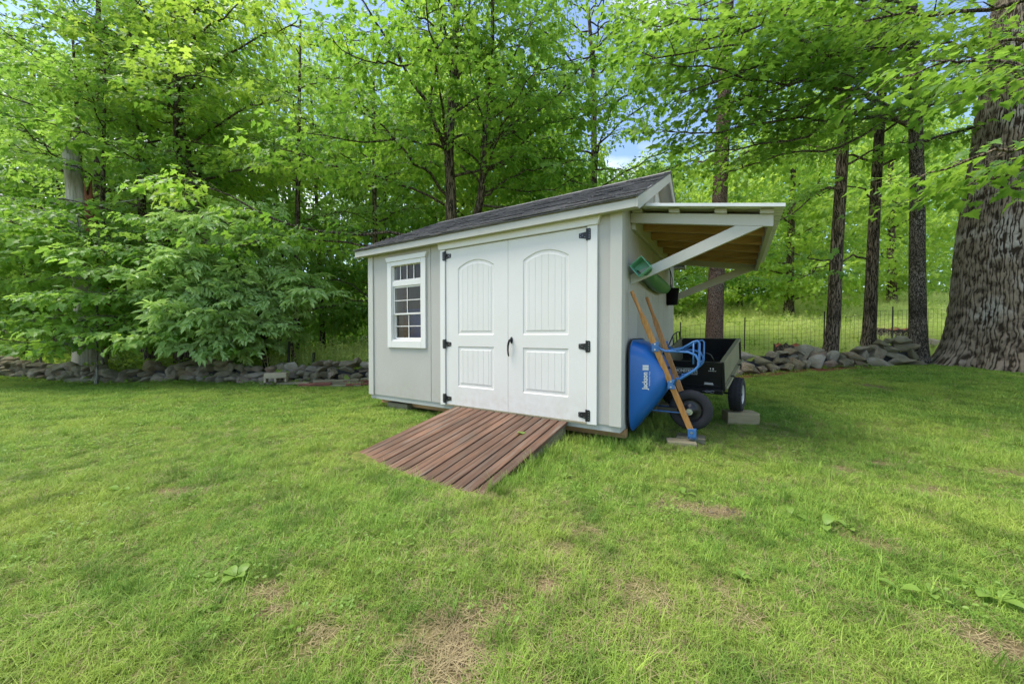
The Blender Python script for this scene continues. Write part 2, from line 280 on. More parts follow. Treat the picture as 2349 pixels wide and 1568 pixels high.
# ------------------------------------------------------------------ mesh helpers
class MB:
    def __init__(s): s.v = []; s.f = []; s.mi = []; s.cur = 0
    def add(s, vs, fs):
        o = len(s.v); s.v += [tuple(map(float, p)) for p in vs]; s.f += [tuple(i+o for i in f) for f in fs]; s.mi += [s.cur]*len(fs); return s
    def box(s, x0, x1, y0, y1, z0, z1):
        v = [(x, y, z) for z in (z0, z1) for y in (y0, y1) for x in (x0, x1)]
        return s.add(v, [(0, 2, 3, 1), (4, 5, 7, 6), (0, 1, 5, 4), (2, 6, 7, 3), (0, 4, 6, 2), (1, 3, 7, 5)])
    def beam(s, p, q, w, h, up=(0, 0, 1)):
        p = Vector(p); q = Vector(q); d = (q-p).normalized(); u = Vector(up); sd_ = d.cross(u).normalized(); u = sd_.cross(d).normalized()
        v = []
        for c in (p, q):
            for a, b in ((-1, -1), (1, -1), (1, 1), (-1, 1)): v.append(c+sd_*a*w/2+u*b*h/2)
        return s.add(v, [(0, 1, 2, 3), (4, 7, 6, 5), (0, 4, 5, 1), (1, 5, 6, 2), (2, 6, 7, 3), (3, 7, 4, 0)])
    def prism(s, poly, fn, d0, d1):
        n = len(poly); v = [fn(a, b, d0) for a, b in poly]+[fn(a, b, d1) for a, b in poly]
        f = [tuple(range(n)), tuple(range(2*n-1, n-1, -1))]+[(i, i+n, (i+1) % n+n, (i+1) % n) for i in range(n)]
        return s.add(v, f)
    def tube(s, pts, rad, n=8, cap=True, seed=None):
        pts = [Vector(p) for p in pts]; N = len(pts)
        rad = [rad]*N if isinstance(rad, (int, float)) else list(rad)
        v = []; ref = Vector((0.3, 0.2, 1)).normalized() if abs((pts[-1]-pts[0]).normalized().z) < 0.85 else Vector((1, 0.1, 0))
        for i in range(N):
            d = (pts[min(i+1, N-1)]-pts[max(i-1, 0)]).normalized()
            a = d.cross(ref).normalized(); b = d.cross(a).normalized()
            for k in range(n):
                t = 2*math.pi*k/n; v.append(pts[i]+(a*math.cos(t)+b*math.sin(t))*rad[i])
        f = [(i*n+k, i*n+(k+1) % n, (i+1)*n+(k+1) % n, (i+1)*n+k) for i in range(N-1) for k in range(n)]
        if cap: f += [tuple(range(n-1, -1, -1)), tuple(range((N-1)*n, N*n))]
        return s.add(v, f)
    def lathe(s, prof, fn, n=24, closed=True):
        """prof: (radius, axial) list; fn(cos*r, sin*r, axial) -> point"""
        v = []; m = len(prof)
        for k in range(n):
            t = 2*math.pi*k/n
            v += [fn(r*math.cos(t), r*math.sin(t), a) for r, a in prof]
        f = []
        for k in range(n):
            k2 = (k+1) % n
            for i in range(m if closed else m-1):
                j = (i+1) % m; f.append((k*m+i, k*m+j, k2*m+j, k2*m+i))
        return s.add(v, f)
    def mesh(s, name, mats, bevel=0, smooth=False, auto=None):
        me = bpy.data.meshes.new(name); me.from_pydata(s.v, [], s.f)
        mats = mats if isinstance(mats, (list, tuple)) else [mats]
        for m in mats: me.materials.append(m)
        if len(mats) > 1: me.polygons.foreach_set("material_index", s.mi)
        bm = bmesh.new(); bm.from_mesh(me)
        bmesh.ops.recalc_face_normals(bm, faces=bm.faces)
        if bevel:
            ed = [e for e in bm.edges if len(e.link_faces) == 2 and e.calc_face_angle(0) > 0.6]
            bmesh.ops.bevel(bm, geom=ed, offset=bevel, segments=1, affect='EDGES', clamp_overlap=True)
        bm.to_mesh(me); bm.free()
        if smooth: me.shade_smooth() if auto is None else me.shade_smooth()
        if smooth and auto:
            try: me.set_sharp_from_angle(angle=R(auto))
            except Exception: pass
        return me
    def build(s, name, mats, parent=None, bevel=0, smooth=False, auto=None, **kw):
        return link(name, s.mesh(name, mats, bevel, smooth, auto), parent, **kw)
def link(name, me, parent=None, loc=None, rot=None, scale=None, **kw):
    o = bpy.data.objects.new(name, me); COL.objects.link(o)
    if parent is not None: o.parent = parent
    if loc is not None: o.location = loc
    if rot is not None: o.rotation_euler = rot
    if scale is not None: o.scale = scale
    tagk(o, **kw); return o
def tagk(o, label=None, cat=None, group=None, kind=None):
    if label: o['label'] = label
    if cat: o['category'] = cat
    if group: o['group'] = group
    if kind: o['kind'] = kind
def empty(name, loc=(0, 0, 0), rz=0, **kw):
    o = bpy.data.objects.new(name, None); COL.objects.link(o); o.location = loc; o.rotation_euler = (0, 0, rz); o.empty_display_size = 0.2
    tagk(o, **kw); return o
def proto(name, me): return bpy.data.objects.new(name, me)     # source of instances only, never linked

def scatter(name, pts, rots, scls, var, protos, parent=None, **kw):
    """one object whose points carry instances (leaves, blades): for what nobody could count"""
    n = len(pts); me = bpy.data.meshes.new(name); me.vertices.add(n)
    me.vertices.foreach_set("co", np.asarray(pts, np.float32).ravel())
    a = me.attributes.new("rot", 'FLOAT_VECTOR', 'POINT'); a.data.foreach_set("vector", np.asarray(rots, np.float32).ravel())
    a = me.attributes.new("scl", 'FLOAT', 'POINT'); a.data.foreach_set("value", np.asarray(scls, np.float32))
    a = me.attributes.new("var", 'INT', 'POINT'); a.data.foreach_set("value", np.asarray(var, np.int32))
    o = link(name, me, parent, **kw)
    key = tuple(p.name for p in protos)
    g = scatter.cache.get(key)
    if g is None:
        g = bpy.data.node_groups.new("scatter", 'GeometryNodeTree'); scatter.cache[key] = g
        g.interface.new_socket("Geometry", in_out='INPUT', socket_type='NodeSocketGeometry'); g.interface.new_socket("Geometry", in_out='OUTPUT', socket_type='NodeSocketGeometry')
        N = g.nodes; L = g.links; gi = N.new("NodeGroupInput"); go = N.new("NodeGroupOutput"); jn = N.new("GeometryNodeJoinGeometry")
        def att(nm, dt): q = N.new("GeometryNodeInputNamedAttribute"); q.data_type = dt; q.inputs["Name"].default_value = nm; return q.outputs[0]
        ar, as_, av = att("rot", 'FLOAT_VECTOR'), att("scl", 'FLOAT'), att("var", 'INT')
        e2r = N.new("FunctionNodeEulerToRotation"); L.new(ar, e2r.inputs[0])
        for i, p in enumerate(protos):
            oi = N.new("GeometryNodeObjectInfo"); oi.inputs["Object"].default_value = p; oi.inputs["As Instance"].default_value = False; oi.transform_space = 'ORIGINAL'
            ip = N.new("GeometryNodeInstanceOnPoints"); cmp = N.new("FunctionNodeCompare"); cmp.data_type = 'INT'; cmp.operation = 'EQUAL'
            L.new(av, cmp.inputs[2]); cmp.inputs[3].default_value = i
            L.new(gi.outputs[0], ip.inputs["Points"]); L.new(cmp.outputs[0], ip.inputs["Selection"]); L.new(oi.outputs["Geometry"], ip.inputs["Instance"])
            L.new(e2r.outputs[0], ip.inputs["Rotation"]); L.new(as_, ip.inputs["Scale"]); L.new(ip.outputs[0], jn.inputs[0])
        L.new(jn.outputs[0], go.inputs[0])
    md = o.modifiers.new("scatter", 'NODES'); md.node_group = g
    return o
scatter.cache = {}

# ------------------------------------------------------------------ ground
def build_ground():
    xs = np.concatenate([-np.geomspace(70, 8, 26)[:-1], np.arange(-8, 8.01, 0.16), np.geomspace(8, 70, 26)[1:]])
    ys = np.concatenate([-np.geomspace(30, 2, 10)[:-1], np.arange(-2, 12.01, 0.16), np.geomspace(12, 90, 34)[1:]])
    X, Y = np.meshgrid(xs, ys); Z = hfun(X, Y); nx, ny = len(xs), len(ys)
    me = bpy.data.meshes.new("ground"); v = np.stack([X, Y, Z], -1).reshape(-1, 3)
    idx = np.arange(nx*ny).reshape(ny, nx); f = np.stack([idx[:-1, :-1], idx[:-1, 1:], idx[1:, 1:], idx[1:, :-1]], -1).reshape(-1, 4)
    me.from_pydata(v.tolist(), [], f.tolist()); me.shade_smooth()
    x, y = v[:, 0], v[:, 1]
    zone = np.zeros((len(v), 4)); zone[:, 3] = 1
    zone[:, 0] = bare(x, y)
    beyond = wall_side(x, y)
    left = sstep(-1.2-x/np.maximum(y, 1)*4, -0.5, 0.6)
    zone[:, 1] = beyond*np.clip(sstep(-x, 4.6, 5.6)+sstep(y, 13.5, 15)*sstep(-x, 0, 2), 0, 1)
    zone[:, 2] = beyond*(1-zone[:, 1])
    a = me.color_attributes.new("zone", 'FLOAT_COLOR', 'POINT'); a.data.foreach_set("color", zone.astype(np.float32).ravel())
    m = me.attributes.new("mulch", 'FLOAT', 'POINT'); m.data.foreach_set("value", mulch(x, y).astype(np.float32))
    me.materials.append(M['ground']); link("ground", me, kind='structure')
# the line of the two stone walls: polylines in plan
WALL_L = [(-14.5, 9.6), (-11.5, 8.75), (-9.4, 8.15), (-7.2, 8.0), (-5.2, 7.85), (-3.6, 7.9), (-2.4, 8.2)]
WALL_R = [(4.4, 8.35), (5.6, 8.6), (6.8, 8.8), (8.0, 8.85), (9.2, 8.75), (9.75, 8.7)]
WALL_ALL = [(-60, 26), (-14.5, 9.6)]+WALL_L[1:]+[(0, 8.2), (3, 8.25)]+WALL_R+[(13, 8.9), (60, 20)]
def wall_y(x): return np.interp(x, [p[0] for p in WALL_ALL], [p[1] for p in WALL_ALL])
def wall_side(x, y): return sstep(np.asarray(y)-wall_y(x), -0.15, 0.35)
BARE = [(1060, 1485, .15, .13), (1030, 1550, .09, .06), (1560, 1160, .15, .08), (1665, 1178, .14, .07), (1500, 1375, .09, .08), (1360, 1218, .1, .06), (1930, 1078, .10, .06), (2015, 1064, .09, .05),
        (2125, 1128, .2, .06), (2010, 1250, .09, .06), (2330, 1085, .15, .08), (600, 1355, .08, .05), (640, 1405, .08, .03), (1285, 1265, .08, .06), (2000, 886, .25, .15), (1640, 1352, .07, .05),
        (1700, 1420, .08, .07), (1250, 1340, .07, .05), (760, 1455, .1, .06), (2250, 1470, .12, .08), (430, 1130, .2, .06), (1440, 1430, .1, .05), (1120, 1400, .1, .05), (1350, 995, .15, .1)]
_b = [(ground_at(x, y)[:2], a, b) for x, y, a, b in BARE]
def bare(x, y):
    x = np.asarray(x, float); y = np.asarray(y, float); o = np.zeros_like(x)
    wob = 0.25*np.sin(x*13+y*7)+0.2*np.sin(y*17-x*5)+0.22*np.sin(x*41+3*np.sin(y*23))*np.sin(y*37+2)
    for (c, a, b) in _b:
        d = np.sqrt(((x-c[0])/(a*1.0))**2+((y-c[1])/(b*1.2))**2)+wob*1.3
        o = np.maximum(o, 1-sstep(d, 0.35, 1.35))
    return o
def mulch(x, y):
    d = wall_y(x)-np.asarray(y)
    return sstep(np.asarray(x), 4.0, 4.8)*(1-sstep(np.asarray(x), 8.3, 8.9))*sstep(d, -0.2, 0)*(1-sstep(d+0.08*np.sin(np.asarray(x)*5), 0.6, 0.8))
build_ground()

# ------------------------------------------------------------------ the shed
YAW = R(31.847); SX, SY = 1.0193, 3.373; WB = 0.2
SHED_W, SHED_D = 3.64, 3.327
shed = empty("garden_shed", (SX, SY, 0), -YAW, label="light grey painted garden shed with white double doors, dark shingle roof and side lean-to", cat="shed")
u_ = np.array([math.cos(YAW), -math.sin(YAW)]); t_ = np.array([math.sin(YAW), math.cos(YAW)])
def to_world(x, y): return SX+u_[0]*x+t_[0]*y, SY+u_[1]*x+t_[1]*y
def to_shed(X, Y):
    dx = np.asarray(X)-SX; dy = np.asarray(Y)-SY; return dx*u_[0]+dy*u_[1], dx*t_[0]+dy*t_[1]
A1 = 0.324; DW = 1.83; A2 = A1+DW; AM = A1+DW/2
EAVE_Y = -0.127; FZ0, FZ1 = WB+1.983, WB+2.068; RIDGE_Y = SHED_D/2+0.0; 
RZ = WB+2.966; OVX = 0.174
def roof_z(y):                       # top of the roof deck
    t = (y-EAVE_Y)/(RIDGE_Y-EAVE_Y); return (FZ1+0.004)+(RZ-0.02-FZ1-0.004)*t
ROOF_ANG = math.atan2(RZ-0.024-FZ1, RIDGE_Y-EAVE_Y)
wallt = roof_z(0)-0.03

def siding(mb, segs, plane, z0, ztop, grooves, depth=0.004, thick=0.012):
    """vertical board siding: strips between cut grooves; segs = (a, b) along; plane(along, out, z)"""
    for a, b in segs:
        cuts = sorted([a, b]+[g for g in grooves if a+0.01 < g < b-0.01])
        for i in range(len(cuts)-1):
            p, q = cuts[i], cuts[i+1]; w = 0.0045
            p2 = p+(w if i > 0 else 0); q2 = q-(w if i < len(cuts)-2 else 0)
            tops = ztop if callable(ztop) else (lambda _: ztop)
            pts = [(p2, z0), (q2, z0), (q2, tops(q2))]+([(RIDGE_Y, tops(RIDGE_Y))] if callable(ztop) and p2 < RIDGE_Y < q2 else [])+[(p2, tops(p2))]
            mb.prism(pts, lambda s_, z, d: plane(s_, d, z), 0, thick)
            if i < len(cuts)-2:
                e = q+w; pts = [(q2, z0), (e, z0), (e, tops(e)), (q2, tops(q2))]
                mb.prism(pts, lambda s_, z, d: plane(s_, d, z), 0.0, thick-depth*1.6)
# window opening (a = distance left of the right corner)
WA0, WA1, WZ0, WZ1 = 2.568, 3.162, WB+0.765, WB+1.835
f = MB()
gro = [-1.2, -2.418]
siding(f, [(-SHED_W, -WA1), (-WA0, -(A2+0.0)), (-A1, 0)], lambda s_, d, z: (s_, -d, z), WB, wallt, gro)
siding(f, [(-WA1, -WA0)], lambda s_, d, z: (s_, -d, z), WB, WZ0, gro)
siding(f, [(-WA1, -WA0)], lambda s_, d, z: (s_, -d, z), WZ1, wallt, gro)
f.box(-SHED_W, -WA1, 0.001, 0.09, WB, wallt); f.box(-WA0, -A2, 0.001, 0.09, WB, wallt); f.box(-A1, 0, 0.001, 0.09, WB, wallt)
f.box(-WA1, -WA0, 0.001, 0.09, WB, WZ0); f.box(-WA1, -WA0, 0.001, 0.09, WZ1, wallt); f.box(-A2, -A1, 0.03, 0.09, WB, wallt)
f.build("front_wall", M['wall'], shed)
f = MB()
gtop = lambda y: (roof_z(y) if y <= RIDGE_Y else roof_z(2*RIDGE_Y-y))-0.035
gs = [0.262+k*0.2032*2 for k in range(0, 8)]
siding(f, [(0.0, SHED_D)], lambda s_, d, z: (d-0.012+0.0, s_, z), WB, gtop, gs)
f.build("side_wall", M['wall'], shed)
f = MB(); siding(f, [(0.0, SHED_D)], lambda s_, d, z: (-SHED_W-d+0.012, s_, z), WB, gtop, gs); f.build("side_wall", M['wall'], shed)
f = MB(); siding(f, [(-SHED_W, 0)], lambda s_, d, z: (s_, SHED_D+d-0.012, z), WB, wallt, gro); f.build("rear_wall", M['wall'], shed)
f = MB(); f.box(-SHED_W+.02, -.02, .02, SHED_D-.02, WB-0.06, WB-0.001); f.build("floor_deck", M['weathered'], shed)
# painted base board, set back under the siding
f = MB(); f.box(-SHED_W, -0.004, 0.004, 0.04, WB-0.067, WB-0.001); f.box(-0.042, -0.003, 0.0405, SHED_D-0.01, WB-0.067, WB-0.0015)
f.build("base_board", M['base'], shed, bevel=0.003)
for yy in (0.16, 1.6, 3.0):
    f = MB(); f.box(-SHED_W+0.03, 0.006, yy, yy+0.09, 0.045, WB-0.069); f.build("skid", M['rawwood'] if yy < 1 else M['weathered'], shed, bevel=0.004)
# trims
f = MB(); f.box(-0.098, 0.014, -0.030, -0.0125, WB-0.004, WB+2.02); f.build("corner_trim", M['trim'], shed, bevel=0.002)
f = MB(); f.box(0.0005, 0.0145, -0.0120, 0.082, WB-0.004, WB+2.10); f.build("corner_trim", M['trim'], shed, bevel=0.002)
f = MB(); f.box(-SHED_W-0.014, -SHED_W+0.09, -0.030, -0.0125, WB-0.004, WB+2.02); f.build("corner_trim", M['trim'], shed, bevel=0.002)
for a0, a1 in ((A1-0.105, A1-0.004), (A2+0.004, A2+0.085)):
    f = MB(); f.box(-a1, -a0, -0.036, -0.0125, WB-0.012, WB+1.912); f.build("door_casing", M['wtrim'], shed, bevel=0.003)
f = MB(); hb = [(-(A2+0.09), WB+1.913), (-(A1-0.11), WB+1.913), (-(A1-0.145), WB+2.012), (-(A2+0.125), WB+2.012)]
f.prism(hb, lambda a, z, d: (a, -d, z), 0.0125, 0.052); f.build("door_header", M['wtrim'], shed, bevel=0.003)

# doors
def door_mesh(w, h):
    L0, L1 = 0.19*w/0.915+0.0, w-0.19*w/0.915
    arch_h = 0.085
    def arch(x):
        if x <= L0 or x >= L1: return 0.0
        t = (x-L0)/(L1-L0)*2-1; return arch_h*(1-t*t)
    pans = [(0.23, 0.72), (0.86, 1.66)]
    ins = [0.0, 0.010, 0.016, 0.034, 0.048]
    dep = [0.0, 0.008, 0.008, 0.008, 0.003]
    xs = [0, w]+[L0+i for i in ins]+[L1-i for i in ins]+list(np.linspace(L0+0.07, L1-0.07, 13))
    gv = list(np.linspace(L0, L1, 8)[1:-1])
    for g in gv: xs += [g-0.0035, g, g+0.0035]
    xs = sorted(set(round(x, 4) for x in xs)); 
    zs = [0, h]
    for a, b in pans: zs += [a+i for i in ins]+[b-i for i in ins]+[(a+b)/2]
    zs = sorted(set(round(z, 4) for z in zs))
    def depth(x, z):
        for a, b in pans:
            if a <= z <= b and L0 <= x <= L1:
                i = min(x-L0, L1-x, z-a, b-z)
                d = float(np.interp(i, ins+[9], dep+[dep[-1]]))
                if i > 0.05-0.003 and any(abs(x-g) < 0.001 for g in gv): d += 0.0028
                return d
        return 0.0
    v = []; 
    for z in zs:
        for x in xs:
            zz = z
            if z > 1.26: zz = z+arch(x)*float(np.interp(z, [1.26, 1.66-0.048, 1.66, h], [0, 1, 1, 0]))
            v.append((x, depth(x, z), zz))
    n = len(xs); fcs = [(j*n+i, j*n+i+1, (j+1)*n+i+1, (j+1)*n+i) for j in range(len(zs)-1) for i in range(n-1)]
    m = MB(); m.add(v, fcs)
    # edge returns and back
    e = 0.03; o = len(m.v)
    ring = [i for i in range(n)]+[(j)*n+n-1 for j in range(1, len(zs))]+[(len(zs)-1)*n+i for i in range(n-2, -1, -1)]+[j*n for j in range(len(zs)-2, 0, -1)]
    bv = [(m.v[i][0], e, m.v[i][2]) for i in ring]; m.v += bv; k = len(ring)
    m.f += [(ring[i], ring[(i+1) % k], o+(i+1) % k, o+i) for i in range(k)]; m.mi += [0]*k
    return m
GAP = 0.004; dw = DW/2-GAP*1.5; dh = 1.905
dm = door_mesh(dw, dh).mesh("door", M['white'])
def hinge(door, side, z):
    """side +1: jamb lies to the door's right"""
    m = MB(); s_ = side
    jx = dw if s_ > 0 else 0
    def bx(x0, x1, y0, y1, z0, z1): m.box(min(x0, x1), max(x0, x1), y0, y1, z0, z1)
    # strap leaf on the door, a little tapered
    pl = [(jx-s_*0.004, z-0.038), (jx-s_*0.078, z-0.024), (jx-s_*0.082, z-0.018), (jx-s_*0.082, z+0.018), (jx-s_*0.078, z+0.024), (jx-s_*0.004, z+0.030)]
    m.prism(pl, lambda a, b, d: (a, -d, b), 0.0005, 0.005)
    # tall plate on the casing
    pl = [(jx+s_*0.008, z-0.056), (jx+s_*0.036, z-0.056), (jx+s_*0.044, z-0.047), (jx+s_*0.044, z+0.047), (jx+s_*0.036, z+0.056), (jx+s_*0.008, z+0.056)]
    m.prism(pl, lambda a, b, d: (a, -d, b), 0.0155, 0.0205)
    m.tube([(jx+s_*0.004, -0.016, z-0.058), (jx+s_*0.004, -0.016, z+0.058)], 0.009, 8)
    m.cur = 1
    for px, pz, yy in [(-0.066, 0.013, -0.005), (-0.066, -0.013, -0.005), (-0.045, 0, -0.005), (-0.02, -0.02, -0.005), (0.03, 0.035, -0.0205), (0.03, 0.012, -0.0205), (0.03, -0.012, -0.0205), (0.03, -0.035, -0.0205)]:
        m.tube([(jx+s_*px, yy-0.0025, z+pz), (jx+s_*px, yy+0.001, z+pz)], 0.004, 6)
    m.build("hinge", [M['black'], M['steel']], door, bevel=0.001)
for k, x0 in ((0, -A2+GAP), (1, -AM+GAP/2)):
    d = link("door", dm, shed, loc=(x0, -0.020, WB+0.002))
    for z in (0.07, 0.745, 1.83): hinge(d, -1 if k == 0 else 1, z)
    if k == 1:
        m = MB()
        m.lathe([(0.0, 0.0), (0.017, 0.0), (0.02, -0.004), (0.017, -0.010), (0, -0.011)], lambda a, b, c: (0.045+a*0.85, c-0.0005, 0.80+b*1.9), 18, closed=False)
        m.tube([(0.045, -0.008, 0.805), (0.045, -0.034, 0.805), (0.043, -0.044, 0.798), (0.036, -0.047, 0.775), (0.026, -0.046, 0.74), (0.022, -0.042, 0.69), (0.022, -0.034, 0.64), (0.024, -0.026, 0.622)], [0.010, 0.010, 0.012, 0.012, 0.0105, 0.0095, 0.009, 0.006], 10)
        m.build("handle", M['black'], d, smooth=True, auto=50)
f = MB(); f.box(-A2, -A1, 0.012, 0.028, WB-0.002, WB+1.93); f.build("door_gap_shade", M['dark'], shed)  # near-black sheet behind the doors, put in as the shade of their gaps
f = MB(); f.box(-A2-0.02, -A1+0.02, -0.034, 0.003, WB-0.013, WB-0.0005); f.build("threshold", M['weathered'], shed)

# window
win = empty("window", (-WA1, 0, 0)); win.parent = shed
win.location = (0, 0, 0)
def wpart(name, segs, mat, y0, y1, bev=0.002, parent=win):
    m = MB()
    for (a0, a1, z0, z1) in segs: m.box(-a1, -a0, y0, y1, z0, z1)
    return m.build(name, mat, parent, bevel=bev)
CA0, CA1 = 2.494, 3.229
glass_a0, glass_a1 = 2.591, 3.139
zb, zt = WB+0.686, WB+1.862
wpart("casing", [(CA0, CA0+0.085, zb+0.0, zt), (CA1-0.08, CA1, zb, zt), (CA0+0.0855, CA1-0.0805, zb, zb+0.093), (CA0+0.0855, CA1-0.0805, WB+1.805, zt)], M['wtrim'], -0.036, -0.0125)
m = MB(); m.prism([(-CA1-0.002, zt+0.001), (-CA0+0.002, zt+0.001), (-CA0+0.03, zt+0.066), (-CA1-0.03, zt+0.066)], lambda a, z, d: (a, -d, z), 0.0125, 0.048); m.build("head_trim", M['wtrim'], win, bevel=0.003)
i0, i1 = WA0+0.001, WA1-0.001
wpart("frame", [(i0, i0+0.024, WZ0, WZ1), (i1-0.024, i1, WZ0, WZ1), (i0+0.0245, i1-0.0245, WZ0+.001, WZ0+0.032), (i0+.0245, i1-.0245, WZ1-0.022, WZ1-.001), (i0+.0245, i1-.0245, WB+1.525, WB+1.595)], M['wtrim'], -0.020, 0.05)
def sash(a0, a1, z0, z1, y, nx, nz, fr, name):
    s_ = wpart(name, [(a0, a0+fr, z0, z1), (a1-fr, a1, z0, z1), (a0+fr+.0003, a1-fr-.0003, z0, z0+fr), (a0+fr+.0003, a1-fr-.0003, z1-fr, z1)], M['wtrim'], y, y+0.022, 0.0015)
    mw = 0.012; A0_, A1_, Z0, Z1 = a0+fr, a1-fr, z0+fr, z1-fr
    for k in range(1, nx):
        c = A0_+(A1_-A0_)*k/nx; wpart("muntin", [(c-mw/2, c+mw/2, Z0, Z1)], M['wtrim'], y+0.002, y+0.012, 0.001, s_)
    for k in range(1, nz):
        c = Z0+(Z1-Z0)*k/nz; wpart("muntin", [(A0_, A1_, c-mw/2, c+mw/2)], M['wtrim'], y+0.0025, y+0.0125, 0.001, s_)
    for k in range(nx):
        for j in range(nz):
            wpart("pane", [(A0_+(A1_-A0_)*k/nx, A0_+(A1_-A0_)*(k+1)/nx, Z0+(Z1-Z0)*j/nz, Z0+(Z1-Z0)*(j+1)/nz)], M['glass'], y+0.0135, y+0.0165, 0, s_)
g0, g1 = i0+0.0245, i1-0.0245
sash(g0, g1, WB+1.597, WB+1.812, -0.006, 4, 1, 0.014, "transom")
sash(g0, g1, WB+1.135, WB+1.524, -0.004, 2, 2, 0.022, "upper_sash")
sash(g0+.0005, g1-.0005, WB+0.799, WB+1.158, 0.019, 2, 2, 0.024, "lower_sash")
# inside: framing and a shelf that show through the panes
for a in (3.30, 3.43, 2.42):
    f = MB(); f.box(-a-0.038, -a, 0.092, 0.18, WB, wallt-0.1); f.build("stud", M['rawwood'], shed)
for yy in (0.6, 1.2, 1.8, 2.4, 3.0):
    f = MB(); f.box(-SHED_W+0.002, -SHED_W+0.09, yy, yy+0.038, WB, WB+1.9); f.build("stud", M['rawwood'], shed)
f = MB(); f.box(-2.46, -2.44, 0.10, 1.6, WB+0.9, WB+1.0); f.box(-SHED_W+.1, -2.46, 0.7, 1.1, WB+1.02, WB+1.05); f.build("shelf", M['rawwood'], shed)
bin_ = MB(); bx0, by0, bz0 = -3.12, 0.62, WB
bin_.prism([(-0.2, 0), (0.2, 0), (0.25, 0.80), (-0.25, 0.80)], lambda a, z, d: (a, d, z), -0.2, 0.2); bin_.box(-0.27, 0.27, -0.22, 0.22, 0.801, 0.85)
wx, wy = to_world(bx0, by0)
f = MB(); f.box(-.38, .38, -.27, .27, .36, .399)
for a_ in (-.36, .32):
    for b_ in (-.25, .21): f.box(a_, a_+.04, b_, b_+.04, 0, .3595)
f.build('bench', M['rawwood'], None, loc=(wx, wy, WB), rot=(0, 0, -YAW), label='low wooden bench inside the shed under the blue bin', cat='bench')
bin_.build("storage_bin", M['blue'], None, bevel=0.015, loc=(wx, wy, WB+0.40), rot=(0, 0, -YAW), label="blue storage bin standing inside the shed behind the lower window panes", cat="bin")

# roof
roof = MB()
xr0, xr1 = -SHED_W-OVX, OVX
def rprism(mb, y0, y1, th, up, x0, x1):
    pts = [(y0, roof_z(y0)+up), (y1, roof_z(y1)+up), (y1, roof_z(y1)+up-th), (y0, roof_z(y0)+up-th)]
    mb.prism(pts, lambda a, z, d: (d, a, z), x0, x1)
rprism(roof, EAVE_Y, RIDGE_Y, 0.018, 0, xr0+0.012, xr1-0.012)
mir = lambda y: 2*RIDGE_Y-y
pts = [(mir(EAVE_Y), roof_z(EAVE_Y)), (RIDGE_Y+.0005, roof_z(RIDGE_Y)), (RIDGE_Y+.0005, roof_z(RIDGE_Y)-.018), (mir(EAVE_Y), roof_z(EAVE_Y)-.018)]
roof.prism(pts, lambda a, z, d: (d, a, z), xr0+0.012, xr1-0.012)
roof_o = roof.build("roof", M['weathered'], shed)
for sgn in (0, 1):
    f = MB(); yy = (EAVE_Y, EAVE_Y+0.02) if sgn == 0 else (mir(EAVE_Y)-0.02, mir(EAVE_Y))
    f.box(xr0+0.002, xr1-0.0185, yy[0]-(0.0), yy[1], FZ0, FZ1-0.006); f.build("fascia", M['trim'], roof_o, bevel=0.002)
    f = MB(); y0, y1 = (EAVE_Y+0.021, -0.0125) if sgn == 0 else (SHED_D+.001, mir(EAVE_Y)-.021)
    f.box(xr0+.02, xr1-.02, y0, y1, FZ0+0.012, FZ0+0.020); f.build("soffit", M['trim'], roof_o)
rw = 0.098
for x0, x1 in ((xr1-0.018, xr1), (xr0, xr0+0.018)):
    for s_ in (0, 1):
        g = (lambda y: y) if s_ == 0 else mir
        pts = [(g(EAVE_Y-0.002), roof_z(EAVE_Y)-0.006), (g(RIDGE_Y-(0.0003)), roof_z(RIDGE_Y)-0.006), (g(RIDGE_Y-0.0003), roof_z(RIDGE_Y)-0.006-rw/math.cos(ROOF_ANG)), (g(EAVE_Y+0.06), FZ0-0.004), (g(EAVE_Y-0.002), FZ0-0.004)]
        f = MB(); f.prism(pts, lambda a, z, d: (d, a, z), x0, x1); f.build("rake_board", M['trim'], roof_o, bevel=0.002)
        y0, y1 = g(0.0), g(RIDGE_Y-0.05)
    # boxed overhang underside
f = MB()
for s_ in (0, 1):
    g = (lambda y: y) if s_ == 0 else mir
    pts = [(g(0), roof_z(0)-0.024), (g(RIDGE_Y-.001), roof_z(RIDGE_Y)-0.024), (g(RIDGE_Y-.001), roof_z(RIDGE_Y)-0.032), (g(0), roof_z(0)-0.032)]
    f.prism(pts, lambda a, z, d: (d, a, z), 0.001, xr1-.02)
f.build("gable_soffit", M['trim'], roof_o)
# shingles: every tab of the front slope is a piece
slope_len = math.hypot(RIDGE_Y-EAVE_Y, roof_z(RIDGE_Y)-roof_z(EAVE_Y))
NR = 14; expo = slope_len/NR*1.0; ux = (math.cos(ROOF_ANG), math.sin(ROOF_ANG))
tabs = []
for k in range(5):
    wv = (0.15, 0.19, 0.23, 0.27, 0.32)[k]; m = MB(); n = 5; L = expo+0.03
    lo = [(wv*i/n, (rnd.random()-.5)*0.006) for i in range(n+1)]
    v = [(x, y, 0.0) for x, y in lo]+[(x, y, 0.010) for x, y in lo]+[(x, L, -0.004) for x, y in lo]
    q = n+1; fc = [(i, i+1, q+i+1, q+i) for i in range(n)]+[(q+i, q+i+1, 2*q+i+1, 2*q+i) for i in range(n)]+[(0, q, 2*q), (n, 2*q+n, q+n)]
    m.add(v, fc); tabs.append((wv, m.mesh("shingle", M['shingle'])))
under = MB()
rprism(under, EAVE_Y-0.018, RIDGE_Y, 0.010, 0.0115, xr0-0.006, xr1+0.006)
